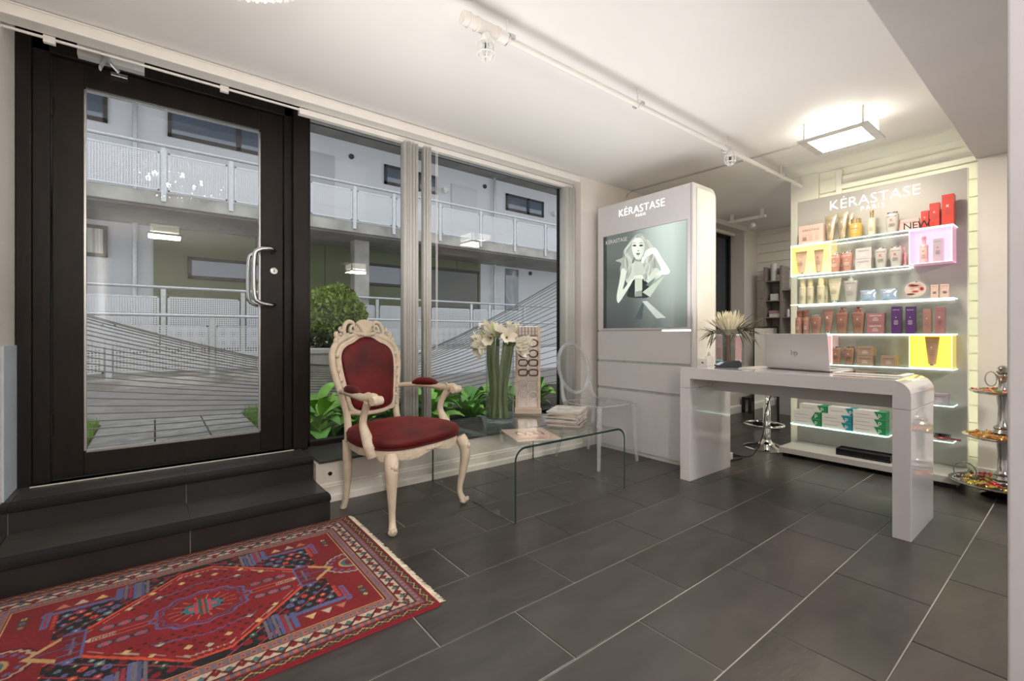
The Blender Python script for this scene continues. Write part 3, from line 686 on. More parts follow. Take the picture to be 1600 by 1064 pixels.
for px_ in (X0 - .004, X1 - .010):
    for py_ in (2.03, 2.66): build('foot_pad', MB().box(px_, px_ + .016, py_, py_ + .035, 0, .028), M['acrylic'], tb, bevel=.003)

# ---- magazines
mcol = [(.62, .50, .44), (.16, .12, .12), (.70, .66, .60), (.40, .16, .14), (.72, .70, .68), (.30, .28, .30), (.66, .55, .46), (.74, .70, .66), (.50, .42, .38), (.70, .62, .55), (.22, .2, .2), (.72, .69, .64)]
paper = mat('magazine_pages', (.60, .56, .50), .6, noise=.25, nscale=60, stretch=(1, 1, 40))
def magazine(label, L_, W_, T, col, loc, rz, group=None, curl=0, cover=None):
    t = thing('magazine', label, 'magazine', loc, rz, group)
    build('pages', MB().box(-L_ / 2, L_ / 2, -W_ / 2 + .002, W_ / 2 - .002, .0006, T - .0006), paper, t)
    c = MB().box(-L_ / 2 - .001, L_ / 2, -W_ / 2, W_ / 2, 0, .0011).box(-L_ / 2 - .001, L_ / 2, -W_ / 2, W_ / 2, T - .0011, T).box(-L_ / 2 - .0012, -L_ / 2, -W_ / 2, W_ / 2, 0, T)
    build('cover', c, col, t)
    return t
ordw = ['lowest', 'second from the bottom', 'third from the bottom', 'fourth from the bottom', 'fifth from the bottom', 'sixth from the bottom', 'sixth from the top', 'fifth from the top', 'fourth from the top', 'third from the top', 'second from the top', 'topmost']
z = .4005
for i in range(12):
    T = random.uniform(.0055, .0085); a = R(122 + random.uniform(-7, 7) + (5 if i > 9 else 0))
    m1 = mat('magazine_cover', mcol[i], .22, noise=.3, nscale=12, coat=.5)
    mg = magazine('glossy magazine in the stack on the glass table, %s of the pile' % ordw[i], .215, .285, T, m1, (2.215 + random.uniform(-.012, .012), 2.235 + random.uniform(-.012, .012), z), a - PI / 2 + PI / 2, 'magazines stacked on the glass table')
    z += T + .0004
    if i == 11:
        mg.rotation_euler[1] = R(0)
# the one lying at the front of the table, cover up
CG = dyed(mat('printed_cover', (.8, .7, .6), .22, coat=.5))
N = 90; V_, U_ = np.mgrid[0:N, 0:N] / (N - 1.0)
im = np.ones((N, N, 3)) * lin(196, 176, 160)
def blob(im, cx, cy, rx, ry, c, soft=.25):
    d = np.sqrt(((U_ - cx) / rx) ** 2 + ((V_ - cy) / ry) ** 2); a = np.clip((1 - d) / soft, 0, 1)[..., None]; im[:] = im * (1 - a) + c * a
for cx in (.30, .52, .72):
    blob(im, cx, .52, .12, .26, lin(90, 62, 50)); blob(im, cx, .55, .075, .15, lin(214, 176, 152)); blob(im, cx, .25, .12, .2, lin(206, 168, 148))
im[4:20, 8:60] = im[4:20, 8:60] * .6 + lin(120, 60, 60) * .4
mg = thing('magazine', 'open-faced fashion magazine with a printed cover lying flat at the front of the glass table', 'magazine', (1.772, 2.094, .4005), R(-18))
mg.rotation_euler[2] = math.atan2(1.899 - 1.987, 1.824 - 1.584)
build('pages', MB().box(-.133, .133, -.16, .16, .0, .005), paper, mg)
color_grid('cover', .268, .322, im, CG, mg, (0, 0, .0056))

# ---- vase with amaryllis
vs_ = thing('glass_vase', 'tall clear glass cylinder vase holding amaryllis on the glass table', 'vase', (1.873, 2.534, .4005))
build('cylinder', MB().lathe([(.085, .0), (.096, .004), (.098, .02), (.098, .52), (.093, .52), (.093, .028), (.0, .024)], n=40, capt=False), M['vglass'], vs_, smooth=50)
build('rim', MB().tube([(.0955 * math.cos(a), .0955 * math.sin(a), .52) for a in [2 * PI * k / 36 for k in range(36)]], .003, 6, ring=True), M['acrylic'], vs_, smooth=True)
build('water', MB().lathe([(.092, .030), (.092, .062), (0, .062)], n=32), clear('vase_water', (.86, .93, .80), 1.33, boost=1.2), vs_, smooth=50)
def petal_mesh(L_, W_, name, m, openv=.5):
    mb = MB(); nn = 7
    vs2 = []
    for i in range(nn + 1):
        t = i / nn; w_ = W_ * (math.sin(PI * min(1, .10 + .88 * t)) ** .75) * (1 if t < .95 else .4)
        r_ = .006 + openv * L_ * (t ** 1.8) * .55; zz = L_ * (t - .18 * openv * t * t)
        for q in (-1, -.5, 0, .5, 1): vs2.append((r_ - abs(q) ** 2 * .006 * (1 - t), q * w_ * .5, zz))
    fs2 = [(i * 5 + j, i * 5 + j + 1, i * 5 + j + 6, i * 5 + j + 5) for i in range(nn) for j in range(4)]
    return vs2, fs2
def bloom_mesh(openv, L_=.105, W_=.055, np_=6, m='petal'):
    mb = MB(); vs2, fs2 = petal_mesh(L_, W_, '', None, openv)
    for k in range(np_):
        a = 2 * PI * k / np_ + (.2 if k % 2 else 0); ca, sa = math.cos(a), math.sin(a)
        mb.add([(x * ca - y_ * sa, x * sa + y_ * ca, z) for x, y_, z in vs2], fs2)
    mb.add([], [])
    me = mb.mesh('bloom', M[m], True); return me
blo = [bloom_mesh(.85), bloom_mesh(.55), bloom_mesh(.25, .11, .045)]
bud = MB().lathe([(.004, 0), (.011, .02), (.015, .05), (.012, .08), (.004, .10), (0, .102)], n=8).mesh('bud', M['bud'], True)
def orient(d):
    return Vector(d).to_track_quat('Z', 'Y').to_euler()
# camera sees the vase along (.60,.80): left = (-.79,.62)
Lf = Vector((-.80, .60, 0)); Fw = Vector((-.60, -.80, 0))
am_specs = [
 (-.070, .02, -.075, .95, .000, 'leftmost amaryllis stalk in the vase, its blooms hanging to the left', [(1.1, .2, -.1, 0), (.9, .5, -.75, 0), (1.0, -.2, .35, 1)], [(.6, .1, .75)]),
 (-.045, .05, -.045, .99, .01, 'second amaryllis stalk from the left, upright buds over pale blooms', [(.5, .3, .7, 1), (.25, .8, -.15, 1)], [(.1, .2, 1.0), (.75, -.2, .65)]),
 (-.020, -.03, -.015, .97, .02, 'amaryllis stalk at the back left of the vase', [(.2, -.5, .65, 1), (-.1, .6, .5, 1)], []),
 (.000, .045, .040, .975, .03, 'middle amaryllis stalk leaning right with an open round bloom', [(-.15, .85, .2, 0), (-.5, .2, .65, 2)], []),
 (.015, .00, .075, .96, .0, 'amaryllis stalk right of the middle crowned by two green-tipped buds', [(.1, .3, .85, 2)], [(-.1, .1, 1.0), (-.35, .2, .9)]),
 (.045, .04, .085, .94, .0, 'amaryllis stalk at the right whose blooms point sideways to the right', [(-.95, .2, .35, 2), (-1.0, .3, .05, 2), (-.7, .4, -.45, 1)], []),
 (-.005, -.05, .060, .93, .0, 'rear amaryllis stalk at the right of the vase', [(-.9, -.2, .25, 1)], []),
]
base = Vector((1.873, 2.534, 0))
for (l0, f0, l1, zt, s0, lab, bl, bds) in am_specs:
    p0 = base - Lf * l0 * 0 + Lf * (-l0) + Fw * f0; p1 = base + Lf * (-l1) + Fw * (f0 * .6)
    t = thing('amaryllis', lab, 'flower', (p0.x, p0.y, .434), 0, 'amaryllis in the tall vase')
    d = p1 - p0; top = Vector((d.x, d.y, zt - .434))
    mb = MB(); sweep(mb, [(0, 0, 0), (-p0.x * .25 + base.x * .25, -p0.y * .25 + base.y * .25, top.z * .33), (d.x * .45, d.y * .45, top.z * .7), top], [.0175, .017, .015, .013], 9, 5)
    build('stem', mb, M['stem'], t, smooth=True)
    for (a, b, c_, k) in bl:
        v = (Lf * a + Fw * b + Vector((0, 0, c_))).normalized(); q = top + Vector((0, 0, -.004)) + v * .028
        o = obj('bloom', blo[k], t, q, orient(v)); o.scale = (1.08,) * 3
        build('pedicel', MB().tube([top, q + v * .012], [.006, .008], 6), M['stem'], t, smooth=True)
    for (a, b, c_) in bds:
        v = (Lf * a + Fw * b + Vector((0, 0, c_))).normalized(); obj('bud', bud, t, top + v * .008, orient(v))

# ---- eyewear stand
es = thing('eyewear_stand', 'upright pale wooden eyewear display with mirror strips on the glass table', 'display stand', (2.262, 2.690, .4005), math.atan2(2.643 - 2.749, 2.321 - 2.185))
pw = mat('pale_maple', (.62, .50, .40), .5, noise=.12, nscale=5, stretch=(1, 1, 8))
build('base', MB().box(-.105, .098, -.05, .05, 0, .035), pw, es, bevel=.002)
build('back_board', MB().box(-.095, .088, .01, .03, .035, .665), mat('mirror_board', (.62, .56, .53), .15, .5), es)
build('side_strip', MB().box(.072, .092, -.004, .032, .035, .665), pw, es, bevel=.001)
build('side_strip', MB().box(-.100, -.082, -.004, .032, .035, .665), pw, es, bevel=.001)
build('centre_strip', MB().box(-.008, -.003, .004, .011, .045, .60), M['steel'], es)
Nh = 60; V_, U_ = np.mgrid[0:Nh, 0:Nh] / (Nh - 1.0); im = np.ones((Nh, Nh, 3)) * lin(205, 196, 188)
im[:12] = lin(140, 125, 115)
for k in range(6): im[:, k * 10:k * 10 + 3] = lin(120, 112, 108)
im[30:34] = lin(150, 135, 125)
color_grid('picture', .150, .075, im, dyed(mat('printed_picture', (.8, .8, .8), .4)), es, (-.005, .0090, .622), (PI / 2, 0, 0))
zs = [.535, .455, .385, .31, .225, .14]
gl = ['brown round eyeglasses, second row from the top of the eyewear stand', 'black round eyeglasses in the third row of the eyewear stand', 'tortoiseshell square eyeglasses in the middle of the eyewear stand', 'brown rectangular eyeglasses below the middle of the eyewear stand', 'pale transparent eyeglasses in the second lowest row of the stand', 'pale transparent eyeglasses in the lowest row of the stand']
gm = [mat('brown_frame', (.10, .025, .02), .3), M['black'], mat('tortoise_frame', (.09, .03, .02), .25, noise=.8, nscale=60), mat('dark_brown_frame', (.07, .018, .018), .3), mat('pale_frame', (.55, .45, .42), .3), mat('paler_frame', (.62, .55, .52), .3)]
for i, z in enumerate(zs):
    wpos = es.matrix_world
    rz = es.rotation_euler[2]; off = Vector((0, -.030, z)); off.rotate(es.rotation_euler)
    g_ = thing('eyeglasses', gl[i], 'eyeglasses', Vector(es.location) + off, rz)
    rt = .003 if i == 4 or i == 5 else .0042; sq = i in (2, 3)
    for sx in (-1, 1):
        pts = []
        for k in range(20):
            a = 2 * PI * k / 20; e_ = .62 if sq else 1
            pts.append((sx * .035 - .002 + .030 * math.copysign(abs(math.cos(a)) ** e_, math.cos(a)), 0, .024 * math.copysign(abs(math.sin(a)) ** e_, math.sin(a)) * (.85 if sq else 1)))
        rm = build('rim', MB().tube(pts, rt, 6, ring=True), gm[i], g_, smooth=True)
        build('lens', MB().add([pts[k] for k in range(20)], [tuple(range(20))]), clear('lens', (.95, .95, .95), 1.4), rm)
        build('temple', MB().tube([(sx * .065, 0, .012), (sx * .068, .008, .012), (sx * .064, .038, .006)], .0018, 5), gm[i], g_)
    g_.scale = (1.12, 1, 1.15)
    build('bridge', MB().tube([(-.010, 0, .008), (-.002, -.002, .012), (.006, 0, .008)], rt * .9, 6), gm[i], g_)
    build('peg', MB().ball((-.078, .016, .016), .0095, 10, 6), M['acrylic'], es, loc=(0, -.030, z), smooth=True)
    build('peg', MB().ball((.066, .016, .016), .0085, 10, 6), M['acrylic'], es, loc=(0, -.030, z), smooth=True)

# ================================================================== CLEAR CHAIR
gc = thing('clear_chair', 'transparent acrylic chair with an oval back in the corner by the white display', 'chair', (2.80, 2.46, 0), 0)
ac = M['acrylic']
for sx, y0, z0, x1, y1 in ((-1, -.19, .46, -.225, -.20), (1, -.19, .46, .215, -.21), (-1, .20, .46, -.195, .285), (1, .20, .46, .185, .285)):
    mb = MB(); xa = sx * .205 if y0 < 0 else sx * .17
    mb.tube([(xa, y0, .455), (xa + (x1 - xa) * .3, y0 + (y1 - y0) * .2, .25), (x1, y1, .0)], [.026, .022, .017], 4, flat=1)
    build('leg', mb, M['acredge'], gc, smooth=20)
s2 = []
for i in range(32):
    a = 2 * PI * i / 32; cx, sy = math.cos(a), math.sin(a); x = math.copysign(abs(cx) ** .5, cx) * (.225 - .02 * sy); y_ = math.copysign(abs(sy) ** .5, sy) * .215; s2.append((x, y_))
sm = MB(); vs = [(x * k, y_ * k, z) for k, z in ((.95, .445), (1.0, .455), (1.0, .468), (.9, .466), (.5, .458)) for x, y_ in s2]; n = 32
sm.add(vs, [(r_ * n + i, r_ * n + (i + 1) % n, (r_ + 1) * n + (i + 1) % n, (r_ + 1) * n + i) for r_ in range(4) for i in range(n)] + [tuple(4 * n + i for i in range(n))])
build('seat', sm, ac, gc, smooth=True)
build('seat_edge', MB().tube([(x, y_, .460) for x, y_ in s2], .005, 6, ring=True), M['acredge'], gc, smooth=True)
def obp(x, z, off=0): return (x, .215 + (z - .46) * .22 + off, z)
ring_ = [(.175 * math.sin(a), .72 + .205 * math.cos(a)) for a in [2 * PI * k / 40 for k in range(40)]]
build('back_ring', MB().tube([obp(x, z) for x, z in ring_], .016, 8, ring=True), M['acredge'], gc, smooth=True)
build('back_panel', MB().add([obp(x * .93, .72 + (z - .72) * .93) for x, z in ring_], [tuple(range(40))]), clear('acrylic_sheet', (.97, .98, .985), 1.3, boost=.8), gc)
sup = MB()
for sx in (-1, 1): sweep(sup, [(sx * .185, .195, .455), obp(sx * .175, .52), obp(sx * .165, .60), obp(sx * .170, .68)], [.022, .016, .014, .010], 6, 5)
build('back_support', sup, M['acredge'], gc, smooth=True)

# ================================================================== CURTAIN BLINDS
vb = thing('vertical_blind', 'white vertical slat blind pushed aside along the whole shop window', 'blind', (0, 2.97, 0))
build('head_rail', MB().box(.68, 3.0, -.035, .005, 2.325, 2.360), M['trim'], vb, bevel=.003)
build('rail_edge', MB().box(-.53, .68, -.030, -.022, 2.345, 2.355).box(-.40, -.36, -.032, -.012, 2.33, 2.362).box(.28, .32, -.032, -.012, 2.33, 2.362), M['trim'], vb)
slat = MB()
prof = [(-.062, .0), (-.03, .007), (0, .009), (.03, .007), (.062, 0)]
for z in (.30, 2.32):
    pass
slat.add([(p, q, z) for z in (.34, 2.325) for p, q in prof], [(i, i + 1, i + 6, i + 5) for i in range(4)])
slm = slat.mesh('slat', M['blind'], True)
def slats(x0, x1, n, a0):
    for i in range(n):
        o = obj('slat', slm, vb, (x0 + (x1 - x0) * i / (n - 1), -.015, 0), (0, 0, R(a0 + random.uniform(-4, 4))))
        b = o.modifiers.new('thick', 'SOLIDIFY'); b.thickness = .0012
slats(1.352, 1.448, 9, 80); slats(1.506, 1.548, 4, 78); slats(2.90, 3.10, 12, 82)
build('chain', MB().tube([(1.60, -.03, 2.34), (1.602, -.03, .9), (1.610, -.03, .9), (1.612, -.03, 2.34)], .0022, 5), M['whitep'], vb)
for p in (1.47, 1.545): build('weight', MB().box(p - .01, p + .01, -.02, -.005, .32, .345), M['whitep'], vb)

# ================================================================== POSTER DISPLAY
kp = thing('poster_display', 'tall white display cabinet with a backlit black and white beauty poster', 'display', (3.14, 2.305, 0))
wm = M['whitem']; YA, YB = -.459, .459
build('cabinet', MB().box(.012, .30, YA + .012, YB, .0, 2.133), wm, kp, bevel=.004)
zz = [(.035, .525), (.545, .762), (.780, 1.026), (1.040, 2.133)]
for i, (a, b) in enumerate(zz):
    if i < 3: build('front_panel', MB().box(0, .012, YA + .015, YB, a, b), wm, kp, bevel=.002)
build('front_panel', MB().box(0, .012, YA + .015, YB, 1.868, 2.133).box(0, .012, YA + .015, YB, 1.040, 1.052).box(0, .012, .402, YB, 1.052, 1.868).box(0, .012, YA + .015, -.415, 1.052, 1.868), wm, kp, bevel=.002)
for z in (.527, .764): build('groove_rail', MB().box(.006, .012, YA + .02, YB - .01, z, z + .016), M['galv'], kp)
build('light_line', MB().box(.004, .012, YA + .02, -.2, 1.028, 1.038), M['signw'], kp)
sd = [(.0, 0), (.0, 2.133), (.26, 2.133)] + [(.26 + .07 * math.sin(PI / 2 * k / 8), 2.063 + .07 * math.cos(PI / 2 * k / 8)) for k in range(1, 9)] + [(.33, 0)]
build('side_panel', MB().prism(sd, YA - .006, YA + .012, 'y'), wm, kp, bevel=.004)
sb = [(.045, 0), (.045, 2.10), (.25, 2.10)] + [(.25 + .05 * math.sin(PI / 2 * k / 8), 2.05 + .05 * math.cos(PI / 2 * k / 8)) for k in range(1, 9)] + [(.30, 0)]
build('side_moulding', MB().prism(sb, YA - .014, YA - .006, 'y'), M['trim'], kp, bevel=.006)
letter('KÉRASTASE', M['signw'], kp, (-.0012, .0, 2.010), .088, 1.02, thin=True)
letter('PARIS', M['signw'], kp, (-.0012, .0, 1.975), .030, 1.35, thin=True)
# the poster, drawn as a flat print
W_, H_ = 300, 300
V_, U_ = np.mgrid[0:H_, 0:W_]; u = U_ / (W_ - 1.); v = V_ / (H_ - 1.)
cx_ = 68 + 730 * u; top = 232 - 152 * u; cy_ = 1015 - v * (1015 - top)          # sketch coordinates the outlines were taken in
_s = np.clip((u - .30) / .45, 0, 1); _s = _s * _s * (3 - 2 * _s); g0 = .085 + (.12 + .40 * v) * _s * (1 - .35 * np.clip((u - .85) / .15, 0, 1)) + .05 * v
im = np.stack([g0 * .80, g0 * .97, g0 * .90], -1)
im[u < .045] *= .3
im *= (1 - .55 * np.clip((.30 - v) / .3, 0, 1) * np.clip((.8 - u), 0, 1))[..., None]
def fill(pts, c, soft=0, shade=None):
    m_ = poly_mask(cx_, cy_, pts)
    c = np.array(c, float)
    im[m_] = c if shade is None else c * shade[m_][:, None]
def sm(pts, n=5):
    P_ = [(p[0], p[1], 0) for p in pts]; P_ = P_[-1:] + P_ + P_[:2]; q = smoothpath(P_, n)
    return [(a.x, a.y) for a in q[n:-(n)]]
DK = (.012, .018, .018); SK = np.array((.72, .80, .70)); HL = np.array((.62, .68, .60))
# shoulders, dress
fill(sm([(370, 440), (310, 500), (285, 590), (330, 640), (460, 640), (540, 600), (600, 562), (570, 500), (500, 490), (440, 430)]), SK * .80)
fill(sm([(345, 600), (370, 585), (440, 585), (470, 610), (510, 660), (500, 745), (400, 755), (305, 742), (310, 690)]), DK)
fill([(372, 590), (438, 580), (436, 735), (372, 742)], (.55, .62, .5)); fill([(380, 700), (436, 690), (436, 740), (372, 744)], (.25, .3, .25))
fill([(440, 705), (630, 560), (505, 748)], (.50, .58, .48)); fill([(470, 640), (560, 570), (500, 660)], (.16, .2, .2))
fill([(436, 782), (480, 782), (638, 932), (560, 936)], (.55, .64, .58)); fill([(436, 800), (450, 812), (436, 940), (370, 946)], (.05, .08, .08))
# hair mass
fill(sm([(300, 300), (345, 240), (390, 198), (440, 198), (500, 250), (525, 320), (560, 380), (570, 440), (520, 500), (500, 570), (460, 610), (440, 560), (430, 450), (350, 420), (340, 520), (300, 590), (250, 560), (232, 500), (245, 450), (190, 430), (260, 400), (300, 350)]), HL * .62)
def strand(x0, y0, pts, wd, c, a=.6):
    q = smoothpath([(p[0], p[1], 0) for p in pts], 14)
    for p in q:
        d = np.hypot(cx_ - p.x, cy_ - p.y); k = (np.clip(1 - d / wd, 0, 1) * a)[..., None]
        sl_ = (slice(None), slice(None)); im[:] = im * (1 - k) + np.array(c) * k
rs = random.Random(5)
for k in range(34):
    side = k % 2; t = rs.random()
    if side: pts = [(430 + 60 * t, 215 + 40 * t), (500 + 30 * t, 300 + 30 * t), (470 + 70 * rs.random(), 400), (450 + 100 * rs.random(), 490), (440 + 60 * rs.random(), 590)]
    else: pts = [(400 - 40 * t, 215 + 30 * t), (345 - 20 * t, 280), (300 - 30 * t, 350), (350 - 90 * rs.random(), 440), (240 + 90 * rs.random(), 560)]
    lt = rs.random(); strand(0, 0, pts, 5 + 4 * rs.random(), (HL * (.95 + .3 * lt)) if lt > .45 else (HL * .10), .35)
# face and neck
fill(sm([(378, 400), (440, 400), (445, 470), (470, 540), (380, 560), (365, 470)]), SK * .72)
sh_ = 1.0 - .28 * np.clip((cx_ - 400) / 60, 0, 1)
fill(sm([(402, 228), (440, 240), (458, 285), (456, 335), (440, 385), (405, 412), (372, 398), (350, 350), (345, 300), (360, 250)]), SK * 1.05, shade=sh_)
for ex in (368, 428):
    fill(sm([(ex - 19, 298), (ex, 288), (ex + 19, 296), (ex + 2, 306)]), (.03, .04, .04)); fill(sm([(ex - 22, 280), (ex, 270), (ex + 22, 277), (ex, 276)]), (.14, .16, .14))
fill(sm([(392, 342), (404, 336), (414, 342), (404, 348)]), (.25, .28, .24)); fill([(398, 300), (402, 300), (396, 338), (392, 338)], SK * .75)
fill(sm([(382, 368), (398, 360), (420, 366), (402, 382)]), (.16, .15, .14)); fill(sm([(386, 378), (402, 386), (416, 376), (402, 394)]), SK * .6)
strand(0, 0, [(362, 405), (380, 425), (420, 430), (440, 415)], 10, DK, .25)
# arms
fill(sm([(455, 375), (480, 335), (530, 318), (560, 330), (610, 420), (665, 515), (655, 548), (600, 556), (560, 548), (598, 510), (570, 440), (530, 370), (470, 390)]), SK * 1.2)
fill(sm([(430, 440), (440, 400), (470, 380), (500, 352), (540, 335), (520, 372), (470, 400), (450, 450)]), SK * 1.1)
fill(sm([(250, 500), (290, 520), (280, 600), (262, 680), (330, 600), (380, 560), (440, 560), (445, 590), (370, 590), (320, 660), (240, 775), (212, 795), (200, 740), (225, 620)]), SK * 1.02)
for q in range(4): strand(0, 0, [(360 + 22 * q, 575), (350 + 22 * q, 592)], 3, SK * .3, .5)
im = np.clip(im, 0, 1)
pm = dyed(mat('glossy_poster', (.5, .5, .5), .12, coat=1)); pm.node_tree.nodes['Principled BSDF'].inputs['Specular IOR Level'].default_value = .8
b_ = pm.node_tree.nodes['Principled BSDF']; b_.inputs['Emission Strength'].default_value = .42
pm.node_tree.links.new([n for n in pm.node_tree.nodes if n.type == 'ATTRIBUTE'][0].outputs['Color'], b_.inputs['Emission Color'])
pp = color_grid('poster', .808, .806, im.copy(), pm, kp, (.006, -.006, 1.461), FACE)
letter('KÉRASTASE', M['inkw'], pp, (-.262, .335, .0012), .048, .95, rot=(0, 0, 0))

# ================================================================== PRODUCT DISPLAY
pd_ = thing('product_display', 'tall grey back-lit display wall with glass shelves of hair products', 'display', (4.42, 1.081, 0))
PY0, PY1 = -.529, .529
build('back_panel', MB().box(0, .04, PY0, PY1, .08, 2.155), M['greige'], pd_, bevel=.002)
for y_ in (PY0 - .004, PY1): build('edge_trim', MB().box(.0, .042, y_, y_ + .004, .08, 2.155), M['trim'], pd_)
build('plinth', MB().box(-.355, .04, PY0 - .01, PY1 + .01, .032, .078), mat('grey_laminate', (.50, .48, .46), .35), pd_, bevel=.003)
for y_ in (PY0 + .03, PY1 - .03): build('plinth_foot', MB().box(-.33, .0, y_ - .02, y_ + .02, 0, .032), M['black'], pd_)
build('led_strip', MB().box(.045, .052, PY0 + .008, PY0 + .018, .1, 2.12).box(.045, .052, PY1 - .018, PY1 - .008, .1, 2.12).box(.045, .052, PY0 + .05, PY1 - .05, 2.12, 2.135), M['ledstrip'], pd_)
letter('KÉRASTASE', M['signw'], pd_, (-.0015, .002, 2.033), .112, 1.02, thin=True)
letter('PARIS', M['signw'], pd_, (-.0015, .0, 1.985), .048, 1.35, thin=True)
SZ = {1: 1.755, 2: 1.50, 3: 1.256, 4: 1.008, 5: .765, 6: .515, 7: .27, 8: .25}
def shelf(z, ya, yb, striped=False):
    a, b = min(ya, yb) - 1.081, max(ya, yb) - 1.081
    s_ = build('shelf', MB().box(-.150, -.0, a, b, z - .009, z - .0008), M['lshelf'], pd_)
    build('lit_edge', MB().box(-.154, -.150, a, b, z - .009, z - .0008).box(-.150, .0, a - .003, a, z - .009, z - .0008).box(-.150, 0, b, b + .003, z - .009, z - .0008), M['ledge'], s_)
    build('shelf_fill_glow', MB().box(-.016, -.006, a + .01, b - .01, z - .013, z - .0095), M['shelfglow'], s_)  # added glowing strip, brightens the space below the shelf
    if striped: build('light_bar', MB().box(-.146, -.140, a + .01, b - .01, z - .014, z - .0095), M['ledge'], s_)
for k, (a, b) in {1: (1.606, .602), 2: (1.606, .838), 3: (1.606, .602), 4: (1.606, .602), 5: (1.606, .602), 6: (.90, .602), 7: (.90, .602), 8: (1.606, .95)}.items(): shelf(SZ[k], a, b, k == 8)
def cube(label, ya, yb, z0, z1, col, e):
    t = thing('light_box', label, 'light box', (4.42, (ya + yb) / 2, z0)); w_ = abs(ya - yb) / 2; h = z1 - z0
    mp = mat('tinted_acrylic', col, .2, emit=e * .38, ecol=col, coat=.6); mb_ = mat('lit_back', col, .5, emit=e, ecol=col); me_ = mat('lit_edge_white', (1, 1, .95), .3, emit=.8, ecol=tuple(min(1, .55 + .5 * c) for c in col))
    build('lit_back', MB().box(-.010, -.002, -w_ + .004, w_ - .004, .004, h - .004), mb_, t)
    build('side', MB().box(-.148, -.002, -w_, -w_ + .004, 0, h), mp, t); build('side', MB().box(-.148, -.002, w_ - .004, w_, 0, h), mp, t)
    build('bottom', MB().box(-.148, -.002, -w_, w_, 0, .004), mp, t); build('top', MB().box(-.148, -.002, -w_, w_, h - .004, h), mp, t)
    e_ = .151
    build('lit_rim', MB().box(-e_, -.148, -w_, -w_ + .004, 0, h).box(-e_, -.148, w_ - .004, w_, 0, h).box(-e_, -.148, -w_, w_, 0, .004).box(-e_, -.148, -w_, w_, h - .004, h), me_, t)
    return t
cube('pale yellow light box at the left end of the second shelf', 1.606, 1.315, 1.503, 1.742, (.95, .78, .35), .75)
cube('glowing pink light box at the right end of the second shelf', .832, .605, 1.503, 1.744, (.95, .50, .72), .95)
cube('bright yellow light box at the right end above the desk', .832, .605, .768, .996, (.95, .78, .12), .95)
cube('pink light box mostly hidden behind the laptop', 1.59, 1.305, .768, .996, (.95, .66, .66), .35)

